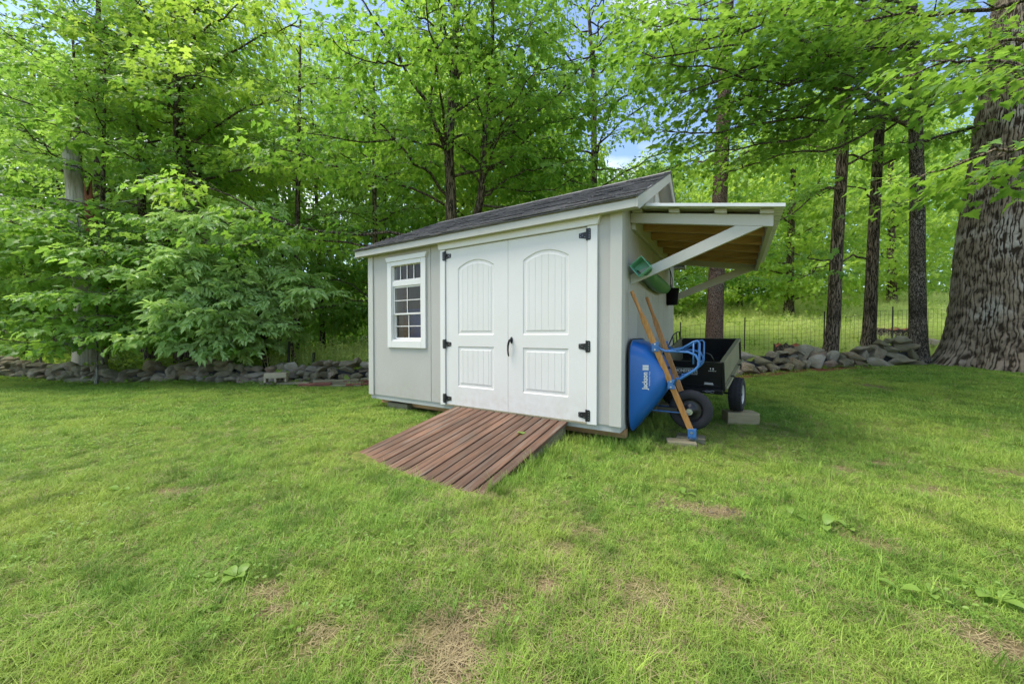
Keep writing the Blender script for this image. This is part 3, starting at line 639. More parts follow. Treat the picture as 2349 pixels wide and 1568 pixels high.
under.prism([(mir(EAVE_Y-.018), roof_z(EAVE_Y-.018)+.0155), (RIDGE_Y+.0005, roof_z(RIDGE_Y)+.0155), (RIDGE_Y+.0005, roof_z(RIDGE_Y)+.0015), (mir(EAVE_Y-.018), roof_z(EAVE_Y-.018)+.0015)], lambda a, z, d: (d, a, z), xr0-.006, xr1+.006)
under.build("underlayer", M['shingle'], roof_o)
cnt = 0
for r_ in range(NR):
    x = xr0-0.008-rnd.random()*0.1*(r_ % 2); s0 = -0.022+r_*expo
    while x < xr1-0.02:
        rem = xr1+0.010-x
        wv, me = rnd.choice(tabs)
        y_ = EAVE_Y+ux[0]*s0; z_ = roof_z(EAVE_Y)+ux[1]*s0
        lift = 0.0135+(0.006 if rnd.random() < 0.4 else 0)
        o = link("shingle", me, roof_o, loc=(max(x, xr0-0.008), y_-ux[1]*lift, z_+ux[0]*lift), rot=(ROOF_ANG, 0, 0), scale=(min(1, rem/wv), 1, 1.0)); cnt += 1
        x += wv+0.002
print("shingles", cnt)
f = MB()
m = 14
for k in range(m):
    x0 = xr0-0.008+(xr1-xr0+.016)*k/m; x1 = xr0-0.008+(xr1-xr0+.016)*(k+1.25)/m; x1 = min(x1, xr1+.008)
    z = roof_z(RIDGE_Y)+0.024; a = 0.12
    h0 = 0.004*(1); 
    pts = [(RIDGE_Y-a*ux[0], z-a*ux[1]), (RIDGE_Y, z+0.004), (RIDGE_Y+a*ux[0], z-a*ux[1]), (RIDGE_Y+a*ux[0], z-a*ux[1]-.006), (RIDGE_Y, z-.003), (RIDGE_Y-a*ux[0], z-a*ux[1]-.006)]
    g = MB(); g.prism(pts, lambda p, q, d: (d, p, q), x0, x1-.0); o = g.build("ridge_shingle", M['shingle'], roof_o); o.location.z = 0.0012*(k % 2)
# round gable vent
v = MB(); vz = WB+2.60
v.lathe([(0.115, 0.002), (0.115, 0.018), (0.15, 0.018), (0.15, 0.002)], lambda a, b, c: (c, RIDGE_Y+a, vz+b), 28)
vo = v.build("gable_vent", M['wtrim'], shed, smooth=True, auto=40)
v = MB(); v.lathe([(0, 0.012), (0.1145, 0.012), (0.1145, 0.002), (0, 0.002)], lambda a, b, c: (c, RIDGE_Y+a, vz+b), 28); v.build("vent_disc", M['wtrim'], vo)

# lean-to on the side wall
LT_F, LT_B = 0.325, 2.83; LO = 1.17; LZ0, LZ1 = WB+1.987, WB+1.766
lt = MB(); lt.box(0.0015, 0.040, LT_F+0.0385, LT_B-0.0385, LZ0-0.06, LZ0+0.085); lean = lt.build("lean_to", M['trim'], shed, bevel=0.002)
lang = math.atan2(LZ1-LZ0, LO); lz = lambda x: LZ0+(LZ1-LZ0)*x/LO
nr = 7
for i in range(nr):
    y0 = LT_F+(LT_B-LT_F-0.038)*i/(nr-1); outer = i in (0, nr-1)
    m = MB(); xa = 0.002 if outer else 0.042; xb = LO if outer else LO-0.04; hh = 0.098 if outer else 0.075
    m.prism([(xa, lz(xa)+(0 if outer else .02)), (xb, lz(xb)+(0 if outer else .02)), (xb, lz(xb)+0.098), (xa, lz(xa)+0.098)], lambda a, z, d: (a, d, z), y0, y0+0.038)
    m.build("rafter", M['trim'] if outer else M['rawwood'], lean, bevel=0.002)
m = MB(); m.prism([(LO-0.038, lz(LO-.038)), (LO, lz(LO)), (LO, lz(LO)+0.097), (LO-0.038, lz(LO-.038)+0.097)], lambda a, z, d: (a, d, z), LT_F+0.039, LT_B-0.039); m.build("outer_beam", M['trim'], lean, bevel=0.002)
for x0 in (0.02, 0.36, 0.74, LO-0.095):
    m = MB(); m.prism([(x0, lz(x0)+0.099), (x0+0.095, lz(x0+.095)+0.099), (x0+0.095, lz(x0+.095)+0.136), (x0, lz(x0)+0.136)], lambda a, z, d: (a, d, z), LT_F-0.035, LT_B+0.035); m.build("purlin", M['trim'], lean, bevel=0.002)
m = MB(); m.prism([(0.05, lz(.05)+.1), (LO-.045, lz(LO-.045)+.1), (LO-.045, lz(LO-.045)+.098-.004), (.05, lz(.05)+.094)], lambda a, z, d: (a, d, z), LT_F+.04, LT_B-.04)
m.build("ceiling_board", M['rawwood'], lean)
# ribbed metal sheet: ribs run down the slope
m = MB(); ys_, n = [], 0
y = LT_F-0.10; prof = []
while y < LT_B+0.08:
    prof += [(y, 0), (y+0.03, 0), (y+0.045, 0.014), (y+0.06, 0.014), (y+0.075, 0.0)]; y += 0.09
top = [(p, q) for p, q in prof]; xe = LO+0.07
for xx in (-0.0, xe):
    for (p, q) in top: m.v.append((max(xx, 0.004), p, lz(xx)+0.140+q))
for xx in (-0.0, xe):
    for (p, q) in top: m.v.append((max(xx, 0.004), p, lz(xx)+0.1385+q))
N_ = len(top); m.f += [(i, i+1, N_+i+1, N_+i) for i in range(N_-1)]+[(2*N_+i, 3*N_+i, 3*N_+i+1, 2*N_+i+1) for i in range(N_-1)]+[(N_+i, N_+i+1, 3*N_+i+1, 3*N_+i) for i in range(N_-1)]; m.mi = [0]*len(m.f)
m.build("metal_sheet", M['metalroof'], lean)
m = MB(); m.prism([(0.006, lz(0)+0.157), (xe, lz(xe)+0.157), (xe, lz(xe)+0.128), (0.006, lz(0)+0.128)], lambda a, z, d: (a, d, z), LT_F-0.118, LT_F-0.101); m.build("edge_flashing", M['metalroof'], lean, bevel=0.002)
for i, yy in enumerate((LT_F, LT_B-0.038)):
    m = MB(); zb0, zb1 = WB+1.366, WB+1.465
    m.prism([(0.003, zb0), (0.003, zb1), (0.90, lz(0.90)-0.001), (LO-0.07, lz(LO-.07)-0.001)], lambda a, z, d: (a, d, z), yy+0.001, yy+0.037)
    m.build("brace", M['trim'], lean, bevel=0.002)
for x_ in (0.33, 0.73, LO-0.02):
    pass

# ------------------------------------------------------------------ blocks under the shed
def block(name, sx, sy, h, x, y, z, mat, label, cat, rz=-YAW, group=None, bev=0.006):
    m = MB(); m.box(-sx/2, sx/2, -sy/2, sy/2, 0, h); return m.build(name, mat, None, bevel=bev, loc=(x, y, z), rot=(0, 0, rz), label=label, cat=cat, group=group)
x, y = to_world(-3.16, 0.16); block("sleeper_block", 0.42, 0.20, 0.062, x, y, gz(x, y)+0.03, M['weathered'], "weathered timber pad lying under the shed's base board below the window", "timber block")
x, y = to_world(-3.14, 0.15); block("sleeper_block", 0.40, 0.20, 0.058, x, y, gz(x, y)-0.03, M['weathered'], "lower grey timber pad half sunk in grass beneath the shed window", "timber block")

# ------------------------------------------------------------------ ramp
rx0, rx1 = -2.0, -0.515; L_h = 1.47; ztop, zlow = WB-0.012, -0.025
ramp = empty("wooden_ramp", (*to_world(rx0, -0.02), 0), -YAW, label="reddish brown wooden plank ramp sloping from the shed doors down to the lawn", cat="ramp")
rl = math.hypot(L_h, ztop-zlow); ra = math.atan2(ztop-zlow, L_h)
NP = 15; pw = (rx1-rx0)/NP
for i in range(NP):
    m = MB(); e0 = rnd.uniform(-0.03, 0.015); 
    nseg = 4
    x0, x1 = 0.0062, pw-0.0062
    m.box(x0, x1, -rl-e0, 0.0, -0.036, 0.0)
    o = m.build("plank", M['ramp'], ramp, bevel=0.004)
    o.location = (i*pw, -0.014, ztop+rnd.uniform(-0.002, 0.0015)); o.rotation_euler = (ra+rnd.uniform(-0.0015, 0.0015), 0, rnd.uniform(-0.0012, 0.0012))
for x_ in (0.03, (rx1-rx0)/2, rx1-rx0-0.05):
    m = MB(); m.prism([(-0.03, ztop-0.045), (-L_h+0.25, zlow-0.03), (-L_h+0.35, -0.05), (-0.03, 0.03)], lambda a, z, d: (d, a, z), x_-0.019, x_+0.019); m.build("bearer", M['weathered'], ramp, bevel=0.003)
m = MB(); m.box(0.052, rx1-rx0-0.02, -0.052, -0.032, 0.06, ztop-0.05); m.build("cleat", M['weathered'], ramp)

# maple leaf shape (unit: 1 across), tip along +X
def leaf_outline(detail=1):
    half = [(0.0, 0.0), (0.02, 0.13), (-0.04, 0.30), (0.14, 0.27), (0.20, 0.33), (0.30, 0.52), (0.40, 0.40), (0.50, 0.40), (0.46, 0.24), (0.62, 0.27), (0.70, 0.22), (0.72, 0.13), (1.0, 0.0)]
    if detail == 0: half = [(0.0, 0.0), (-0.02, 0.28), (0.20, 0.26), (0.36, 0.52), (0.48, 0.20), (0.70, 0.26), (1.0, 0.0)]
    return half
def add_leaf(mb, base, yaw, pitch, roll, size, detail=0, fold=0.25, droop=0.3):
    h = leaf_outline(detail); n = len(h)
    rot = Euler((roll, pitch, yaw), 'XYZ').to_matrix()
    def pt(x, y):
        return Vector(base)+rot @ Vector(((x)*size, y*size, (abs(y)*fold-droop*x*x)*size))
    mids = [0.0, 0.4, 0.72]
    v = [pt(x, y) for x, y in h]+[pt(x, -y) for x, y in h[1:-1]]
    c = len(v); v.append(pt(0.40 if detail else 0.36, 0))
    ring = list(range(n))+list(range(c-1, n-1, -1))
    fcs = [(ring[i], ring[(i+1) % len(ring)], c) for i in range(len(ring))]
    mb.add(v, fcs)
def add_leaflet(mb, base, yaw, pitch, roll, L, Wd):
    rot = Euler((roll, pitch, yaw), 'XYZ').to_matrix()
    pts = [(0, 0, 0), (0.3, 0.5, 0.06), (0.65, 0.42, 0.0), (1, 0, -0.2), (0.65, -0.42, 0.0), (0.3, -0.5, 0.06)]
    v = [Vector(base)+rot @ Vector((a*L, b*Wd, c*L)) for a, b, c in pts]; mb.add(v, [(0, 1, 2, 3), (0, 3, 4, 5)])

# fallen maple leaf on the ramp
m = MB(); add_leaf(m, (0, 0, 0), 0, 0, 0, 0.09, 1, 0.25, -0.1); lx, ly = to_world(-0.78, -0.48)
m.build("fallen_leaf", M['leaf_weed'], None, loc=(lx, ly, ztop-(0.48/L_h)*(ztop-zlow)+0.012), rot=(0.1, 0.05, 2.2), label="small pale green maple leaf lying on the ramp planks", cat="leaf")

# ------------------------------------------------------------------ text
def text_mesh(body, size, mat, bold=True, extr=0.0006, width=None):
    c = bpy.data.curves.new("lettering", 'FONT'); c.body = body; c.size = size; c.extrude = extr; c.align_x = 'CENTER'; c.align_y = 'CENTER'
    if bold: c.offset = size*0.028
    o = bpy.data.objects.new("tmp_text", c); dg = bpy.context.evaluated_depsgraph_get(); COL.objects.link(o); dg.update()
    me = bpy.data.meshes.new_from_object(o.evaluated_get(bpy.context.evaluated_depsgraph_get())); COL.objects.unlink(o); bpy.data.objects.remove(o)
    me.materials.clear(); me.materials.append(mat)
    if width:
        xs = [v.co.x for v in me.vertices]; k = width/(max(xs)-min(xs))
        for v in me.vertices: v.co.x *= k
    return me
def place_on(o, origin, ex, ey):
    """put a flat mesh with its x, y along ex, ey at origin"""
    ex = Vector(ex).normalized(); ey = Vector(ey); ey = (ey-ex*ey.dot(ex)).normalized(); ez = ex.cross(ey)
    o.matrix_local = Matrix(((ex.x, ey.x, ez.x, origin[0]), (ex.y, ey.y, ez.y, origin[1]), (ex.z, ey.z, ez.z, origin[2]), (0, 0, 0, 1)))

# ------------------------------------------------------------------ wheelbarrow, stood on its nose against the side wall (shed axes)
wb = empty("wheelbarrow", (*to_world(0.3, 0.58), 0), -YAW, label="blue tray wheelbarrow with wooden handles stood upright against the shed's side wall", cat="wheelbarrow")
OX, OY = 0.3, 0.58
def wv(x, y, z): return (x-OX, y-OY, z)
# tray: rings from the rim (at the wall) to the tray floor, rounded corners
def rrect(zc0, zc1, y0, y1, x, r0, r1, n=7):
    """closed ring in the y-z plane at distance x; r0 low corners, r1 high corners"""
    out = []
    for (cy_, cz_, a0, r) in ((y1-r1, zc1-r1, 0, r1), (y0+r1, zc1-r1, 90, r1), (y0+r0, zc0+r0, 180, r0), (y1-r0, zc0+r0, 270, r0)):
        for k in range(n):
            a = R(a0+90*k/(n-1)); out.append((x, cy_+r*math.cos(a), cz_+r*math.sin(a)))
    return out
def tray_x(z, base, k): return base
rings = []
lv = 9
Y0r, Y1r = 0.175, 0.90
for i in range(lv):
    t = i/(lv-1); tt = t
    z1 = 1.0-0.045*t-0.02*t*t; z0 = 0.105+0.42*t**1.0
    e_ = 0.07*t**4; y0 = Y0r+0.085*t+e_; y1 = Y1r-0.085*t-e_; z1 -= e_; z0 += e_*.8; t = t if i < lv-1 else 1.0
    # depth plane tilts: the tray floor is nearer the wall at its top (z1) and farther at z0
    ring = rrect(z0, z1, y0, y1, 0, 0.19-0.04*t, 0.16+0.0*t)
    rr = []
    for (x_, y_, z_) in ring:
        q = (z1-z_)/(z1-z0); depth = 0.215+0.11*q
        rr.append((0.045+depth*t, y_, z_))
    rings.append(rr)
m = MB(); n = len(rings[0])
lip = [[(0.030, y_+(0.018 if y_ > 0.54 else -0.018)*1, z_+(0.015 if z_ > 0.5 else -0.015)) for (_, y_, z_) in rings[0]], [(0.040, y_+(0.018 if y_ > 0.54 else -0.018), z_+(0.015 if z_ > 0.5 else -0.015)) for (_, y_, z_) in rings[0]]]
allr = lip+rings
V = [wv(*p) for r_ in allr for p in r_]
F = [(i*n+k, i*n+(k+1) % n, (i+1)*n+(k+1) % n, (i+1)*n+k) for i in range(len(allr)-1) for k in range(n)]
c0 = np.mean(np.array(V[-n:]), 0); last = (len(allr)-1)*n
inner = [tuple(np.array(V[last+k])*0.9+c0*0.1+np.array([0.006, 0, 0])) for k in range(n)]
F += [(last+k, last+(k+1) % n, len(V)+(k+1) % n, len(V)+k) for k in range(n)]; V += inner; F += [tuple(range(len(V)-n, len(V)))]
m.add(V, F); tray = m.build("tray", M['blue'], wb, smooth=True, auto=50)
s_ = tray.modifiers.new("thick", 'SOLIDIFY'); s_.thickness = 0.003; s_.offset = -1
m = MB(); rim = [Vector(wv(0.034, p[1], p[2])) for p in lip[0]]; m.tube(rim+[rim[0], rim[1]], 0.008, 6); m.build("tray_rim", M['black'], wb, smooth=True)
# print on the near side: reads upward
ex = Vector((0.0, 0.0, 1)); nx_ = Vector((-0.0, -1, 0.0))
sidev = Vector((1, 0.085/0.25, 0)).normalized()
def side_y(x, z): 
    q = min(1, max(0, (1.0-z)/0.7)); t = (x-0.045)/(0.215+0.11*q); return Y0r+0.085*t
def put_print(o, x, z):
    place_on(o, wv(x, side_y(x, z)-0.0035, z), (0.0, 0.0, 1), (-1, -0.27, 0))
    o.parent = wb
o = link("brand_lettering", text_mesh("Jackson", 0.066, M['print'], True, width=0.17)); put_print(o, 0.175, 0.62)
o = link("brand_lettering", text_mesh("PROFESSIONAL TOOLS", 0.014, M['print'], False, width=0.14)); put_print(o, 0.214, 0.64)
m = MB(); m.box(-0.024, -0.010, -0.027, 0.027, 0, 0.001); m.box(-0.006, 0.006, -0.027, 0.027, 0, 0.001); m.box(0.010, 0.024, -0.027, 0.027, 0, 0.001)
o = m.build("brand_mark", M['print']); put_print(o, 0.178, 0.745)
# handles
def handle_bar(p, q):
    m = MB(); p = Vector(p); q = Vector(q); d = (q-p).normalized(); L = (q-p).length
    out = Vector((0, -1, 0)); s1 = d.cross(out).normalized(); s2 = s1.cross(d).normalized()
    prof = [(0, 0.012), (0.01, 0.018), (0.08, 0.019), (0.17, 0.0165), (0.24, 0.019)]
    m.tube([p+d*a for a, _ in prof], [r for _, r in prof], 10)
    def sec(a, w, h): c = p+d*a; return [c+s1*sx*w+s2*sy*h for sx, sy in ((-1, -1), (1, -1), (1, 1), (-1, 1))]
    secs = [sec(0.22, 0.014, 0.013), sec(0.30, 0.024, 0.019), sec(0.36, 0.0255, 0.0195), sec(L, 0.0255, 0.0195)]
    v = [x for s_ in secs for x in s_]; f = [(0, 1, 2, 3), (15, 14, 13, 12)]+[(4*i+k, 4*i+(k+1) % 4, 4*i+4+(k+1) % 4, 4*i+4+k) for i in range(3) for k in range(4)]
    m.add(v, f); return m.build("handle", M['handle'], wb, bevel=0.003)
HN0, HN1 = wv(0.045, 0.20, 1.487), wv(0.555, 0.47, 0.125)
HF0, HF1 = wv(0.052, 0.86, 1.486), wv(0.555, 0.71, 0.125)
handle_bar(HN0, HN1); handle_bar(HF0, HF1)
def on_h(a, b, t): return Vector(a)*(1-t)+Vector(b)*t
# nose bracket at the foot of the handles
m = MB(); b0 = Vector(HN1); m.box(b0.x-0.030, b0.x+0.045, b0.y-0.028, b0.y+0.02, 0.07, 0.155); 
for k in range(5): m.box(b0.x-0.03+k*0.0165, b0.x-0.021+k*0.0165, b0.y-0.027, b0.y+0.018, 0.052, 0.0705)
nb = m.build("nose_bracket", M['bluem'], wb, bevel=0.003)
m = MB(); m.tube([(b0.x+0.005, b0.y-0.034, 0.118), (b0.x+0.005, b0.y-0.026, 0.118)], 0.011, 8); m.build("bolt", M['steel'], wb)
m = MB(); m.box(b0.x-0.02, b0.x+0.03, b0.y+0.021, HF1[1]+0.02, 0.085, 0.10); m.build("cross_bar", M['bluem'], wb, bevel=0.002)
# wheel: axle runs along the wall
WC = Vector(wv(0.535, 0.59, 0.312)); WR = 0.2; WT = 0.047
wh = empty("wheel"); wh.parent = wb; wh.location = WC
m = MB(); prof = [(0.112, -0.030), (0.125, -0.042), (0.155, -WT), (0.180, -0.043), (0.195, -0.028), (WR, -0.008), (WR, 0.008), (0.195, 0.028), (0.180, 0.043), (0.155, WT), (0.125, 0.042), (0.112, 0.030)]
fn = lambda a, b, c: (a, c, b)
m.lathe(prof, fn, 48); m.build("tyre", M['rubber'], wh, smooth=True)
m = MB(); m.lathe([(0.025, -0.046), (0.04, -0.040), (0.055, -0.024), (0.075, -0.012), (0.098, -0.014), (0.104, -0.030), (0.112, -0.036), (0.1135, -0.030), (0.110, -0.02), (0.110, 0.02), (0.1135, 0.030), (0.104, 0.030), (0.098, 0.014), (0.055, 0.024), (0.025, 0.046)], fn, 40); m.build("rim", M['blackp'], wh, smooth=True, auto=40)
m = MB(); m.tube([(0, -0.15, 0), (0, 0.15, 0)], 0.009, 10); m.tube([(0, -0.075, 0), (0, 0.075, 0)], 0.026, 14)
for q in (-0.085, -0.105, -0.125): m.lathe([(0.011, q-0.004), (0.03, q-0.004), (0.03, q+0.003), (0.011, q+0.003)], fn, 16)
m.build("axle", M['steel'], wh, smooth=True, auto=40)
m = MB(); m.tube([wv(0.17, 0.44, 0.30), wv(0.545, 0.465, 0.295)], 0.006, 6); m.tube([wv(0.17, 0.74, 0.30), wv(0.53, 0.715, 0.295)], 0.006, 6); m.build("front_brace", M['bluem'], wb)
m = MB(); m.box(0.24-OX, 0.43-OX, 0.46-OY, 0.50-OY, 0.30, 0.34); m.build("tray_riser", M['blackp'], wb, bevel=0.003)
# legs: bent tube each side, plus the cross braces between them
for (a, b, yo) in ((HN0, HN1, -0.02), (HF0, HF1, 0.02)):
    p1 = on_h(a, b, 0.40); p2 = on_h(a, b, 0.665); yy = p1.y+yo
    P_ = lambda x_, z_, y_=None: Vector((x_-OX, (yy if y_ is None else y_), z_))
    leg = MB(); d0 = 0.035
    pts = [Vector((p1.x+0.02, p1.y+yo, p1.z)), P_(0.34, 0.905), P_(0.42, 0.90), P_(0.54, 0.90), P_(0.60, 0.875), P_(0.625, 0.83), P_(0.625, 0.775), P_(0.60, 0.74), P_(0.48, 0.65), Vector((p2.x+0.05, p2.y+yo, p2.z+0.06)), Vector((p2.x+0.025, p2.y+yo, p2.z))]
    leg.tube(pts, 0.0115, 8)
    leg.tube([P_(0.43, 0.895), P_(0.58, 0.995), P_(0.615, 1.005), P_(0.632, 0.985), P_(0.632, 0.80), P_(0.61, 0.745)], 0.0095, 8)
    leg.tube([P_(0.583, 0.99), P_(0.583, 0.79)], 0.0085, 6)
    leg.build("leg", M['bluem'], wb, smooth=True)
    for p_ in (p1, p2):
        pl = MB(); pl.box(p_.x-0.03, p_.x+0.035, p_.y+yo*1.15-0.004, p_.y+yo*1.15+0.004, p_.z-0.045, p_.z+0.05); pl.build("bracket", M['bluem'], wb, bevel=0.003)
        bt = MB()
        for q in (-0.025, 0.028): bt.tube([(p_.x+0.0, p_.y+yo*1.4-0.004, p_.z+q), (p_.x, p_.y+yo*1.4+0.004, p_.z+q)], 0.008, 8)
        bt.build("bolt", M['steel'], wb)
y1_, y2_ = on_h(HN0, HN1, .4).y, on_h(HF0, HF1, .4).y
m = MB(); m.tube([Vector((0.36-OX, y1_-0.02, 0.905)), Vector((0.46-OX, (y1_+y2_)/2, 0.93)), Vector((0.36-OX, y2_+.02, 0.905))], 0.012, 6)
m.tube([Vector((0.625-OX, y1_-0.02, 0.80)), Vector((0.625-OX, y2_+.02, 0.80))], 0.008, 6); m.build("leg_brace", M['bluem'], wb, smooth=True)
bx, by = to_world(0.47, 0.44); block("wood_block", 0.26, 0.15, 0.042, bx, by, gz(bx, by)+0.0, M['tanblock'], "short pale timber block on the grass under the wheelbarrow's wheel and handle foot", "timber block", rz=-YAW+0.25)
bx, by = to_world(0.535, 0.62); block("wood_block", 0.26, 0.17, 0.055, bx, by, gz(bx, by)+0.0, M['weathered'], "timber offcut lying behind the wheelbarrow's foot block, under the tyre", "timber block", rz=-YAW+0.1)

# ------------------------------------------------------------------ dump cart
cw, cl, ch = 0.69, 1.05, 0.30
cx_, cy_ = to_world(0.805-0.0, 1.08)
cart = empty("garden_cart", (cx_, cy_, 0.475), -YAW-R(8.5), label="black steel garden dump cart with olive side panel, parked behind the wheelbarrow", cat="cart")
cart.rotation_euler = (R(13.5), 0, -YAW-R(8.5))
def cpart(name, m, mat, **k): return m.build(name, mat, cart, **k)
m = MB(); m.box(-cw, 0, 0, cl, 0.0, 0.012); cpart("floor_pan", m, M['blackp'])
m = MB(); m.box(-cw+.012, -.012, 0.0, 0.010, 0.013, ch); m.box(-cw+.006, -.004, -0.012, 0.0115, ch-0.03, ch+0.002); m.box(-cw+.02, -.02, -0.008, 0.0, 0.02, 0.035); fp = cpart("front_panel", m, M['blackp'], bevel=0.003)
m = MB(); m.box(-cw+.012, -.012, cl-.01, cl, 0.013, ch); m.box(-cw+.006, -.004, cl-0.0115, cl+.012, ch-0.03, ch+0.002); cpart("tailgate", m, M['blackp'], bevel=0.003)
for x0, x1, mt in ((-0.0115, 0.0, 'olive'), (-cw, -cw+0.0115, 'olive')):
    s_ = 1 if x1 == 0.0 else -1; xo = x1 if s_ > 0 else x0
    m = MB(); m.box(x0, x1, 0.0, cl, 0.013, ch-0.001); m.box(min(xo, xo+s_*0.016), max(xo, xo+s_*0.016), 0, cl, ch-0.030, ch+0.003); m.box(min(xo, xo+s_*0.02), max(xo, xo+s_*0.02), 0, cl, 0.0, 0.03)
    m.box(min(xo, xo-s_*0.03), max(xo, xo-s_*0.03), 0.012, cl-.012, ch-0.004, ch+0.0025)
    sp = cpart("side_panel", m, M[mt], bevel=0.003)
    m = MB(); m.tube([(xo+s_*0.03, -0.01, 0.015), (xo+s_*0.03, cl+.01, 0.015)], 0.014, 8); cpart("side_rail", m, M['olive'], smooth=True)
    for yy in (0.35, 0.80):
        m = MB(); m.box(min(xo+s_*.012, xo+s_*0.05), max(xo+s_*.012, xo+s_*0.05), yy, yy+0.02, -0.006, 0.038); cpart("clip", m, M['blackp'], bevel=0.002)
for (x_, y_) in ((0.004, -0.004), (-cw-.004, -.004), (0.004, cl+.004), (-cw-.004, cl+.004)):
    m = MB(); m.box(x_-0.014, x_+0.014, y_-0.014, y_+0.014, -0.02, ch+0.004); cpart("corner_post", m, M['blackp'], bevel=0.003)
m = MB(); m.box(-cw+0.0, 0.0, -0.045, -0.012, -0.05, 0.0); m.box(-cw+.0, 0.0, -0.03, 0.02, -0.012, -0.001); m.box(-cw/2-.03, -cw/2+.03, -0.012, cl, -0.062, -0.013); m.box(-cw+.05, -cw+.09, 0.0, cl, -0.05, -0.013); m.box(-.09, -.05, 0.0, cl, -0.05, -0.0135); cpart("frame", m, M['blackp'], bevel=0.003)
# grab rails over the side walls
m = MB(); m.tube([(-cw+0.08, 0.0, ch), (-cw+0.09, -0.005, ch+0.09), (-cw+0.14, -0.005, ch+0.105), (-0.16, -0.005, ch+0.105), (-0.11, -0.005, ch+0.085), (-0.075, 0.0, ch)], 0.0085, 8); cpart("grab_rail", m, M['blackp'], smooth=True)
m = MB(); m.tube([(-cw, cl-.05, ch), (-cw, cl-.07, ch+0.11), (-cw, cl-.16, ch+0.13), (-cw, cl-0.34, ch+.13), (-cw, cl-0.62, ch+0.02)], 0.008, 8); m.tube([(-cw, cl-.36, ch), (-cw, cl-.36, ch+.128)], 0.007, 6); m.tube([(-cw, cl-.2, ch), (-cw, cl-.2, ch+.13)], 0.007, 6); cpart("grab_rail", m, M['blackp'], smooth=True)
# logo on the front panel
def fprint(o, x, z, parent=cart): place_on(o, (x, -0.0135 if z > ch-.04 else -0.0035, z), (1, 0, 0), (0, 0, 1)); o.parent = parent
m = MB(); a_, b_, w_ = 0.150, 0.036, 0.004
m.box(-a_, a_, b_-w_, b_, 0, .001); m.box(-a_, a_, -b_, -b_+w_, 0, .001); m.box(-a_, -a_+w_, -b_+w_, b_-w_, 0, .001); m.box(a_-w_, a_, -b_+w_, b_-w_, 0, .001); m.box(0.104, 0.107, -b_+w_, b_-w_, 0, .001)
lc = (-0.40, 0.185)
fprint(m.build("logo_frame", M['print']), *lc)
fprint(link("logo_lettering", text_mesh("MONSTER", 0.052, M['print'], True, width=0.175)), lc[0]+0.01, lc[1])
m = MB(); m.lathe([(0.0, 0), (0.020, 0), (0.020, 0.001), (0, 0.001)], lambda a, b, c: (a, b, c), 12); fprint(m.build("logo_emblem", M['print']), lc[0]-0.115, lc[1])
m = MB()
for k in range(4): m.lathe([(0.0, 0.001), (0.005, 0.001), (0.005, 0.0016), (0, 0.0016)], lambda a, b, c, k=k: (a+0.008*math.cos(k*1.6), b+0.008*math.sin(k*1.6), c), 6)
fprint(m.build("logo_emblem", M['blackp']), lc[0]-0.115, lc[1])
o = link("logo_lettering", text_mesh("CARTS", 0.018, M['print'], False, width=0.05)); place_on(o, (lc[0]+0.128, -0.0035, lc[1]), (0, 0, 1), (-1, 0, 0)); o.parent = cart
m = MB(); m.box(-0.045, 0.045, -0.012, -0.002, 0, .001); m.box(-0.040, 0.040, 0.004, 0.010, 0, .001); fprint(m.build("sticker", M['print']), -0.14, 0.055)
m = MB()
for k in range(5): m.box(-0.036+k*0.016, -0.026+k*0.016, -0.003, 0.004, 0, .001)
m.box(-0.02, -0.01, 0.016, 0.034, 0, .001); m.box(0.004, 0.016, 0.014, 0.034, 0, .001); fprint(m.build("sticker", M['print']), -0.10, 0.20)
m = MB(); zz = -0.024; yy = -0.050
m.tube([(-0.20, yy, zz+0.004), (-0.17, yy, zz+0.006), (-0.15, yy, zz-0.010), (-0.13, yy, zz+0.002), (-0.105, yy, zz-0.010), (-0.085, yy, zz-0.006), (-0.080, yy, zz+0.008), (-0.092, yy, zz+0.016), (-0.12, yy, zz+0.008), (-0.15, yy, zz+0.012), (-0.17, yy, zz+0.008)], 0.0028, 6); cpart("hitch_pin", m, M['steel'], smooth=True)
# wheels
def cart_wheel(xc, side):
    w = empty("wheel"); w.parent = cart; w.location = (xc, 0.60, -0.275)
    r_, hw = 0.2, 0.07
    m = MB(); prof = [(0.10, -hw*0.7), (0.13, -hw*0.95), (0.16, -hw), (0.185, -hw*0.9), (0.197, -hw*0.6), (0.2, -hw*0.2), (0.2, hw*0.2), (0.197, hw*0.6), (0.185, hw*0.9), (0.16, hw), (0.13, hw*0.95), (0.10, hw*0.7)]
    fx = lambda a, b, c: (c, a, b); m.lathe(prof, fx, 40); m.build("tyre", M['rubber'], w, smooth=True, auto=60)
    m = MB()
    for k in range(26):
        a = 2*math.pi*k/26
        for j, xo in enumerate((-0.052, -0.018, 0.018, 0.052)):
            aa = a+(0.12 if j % 2 else 0); c, s__ = math.cos(aa), math.sin(aa); rr = r_-0.004 if abs(xo) < 0.03 else r_-0.010
            p0 = Vector((xo, c*(rr-0.012), s__*(rr-0.012))); p1 = Vector((xo, c*(rr+0.006), s__*(rr+0.006))); m.beam(p0, p1, 0.026, 0.020, up=(1, 0, 0))
    o = m.build("tread", M['rubber'], w); o['kind'] = 'stuff'
    m = MB(); m.lathe([(0.02, side*0.04), (0.05, side*0.035), (0.07, side*0.012), (0.09, side*0.015), (0.10, side*0.055), (0.112, side*0.06), (0.105, side*0.045), (0.095, 0), (0.02, 0)], fx, 30); m.build("rim", M['rim'], w, smooth=True, auto=40)
    m = MB(); m.lathe([(0, side*0.055), (0.018, side*0.055), (0.02, side*0.03), (0, side*0.03)], fx, 12, closed=False); m.build("hub", M['blackp'], w)
cart_wheel(0.03, 1); cart_wheel(-cw-0.03, -1)
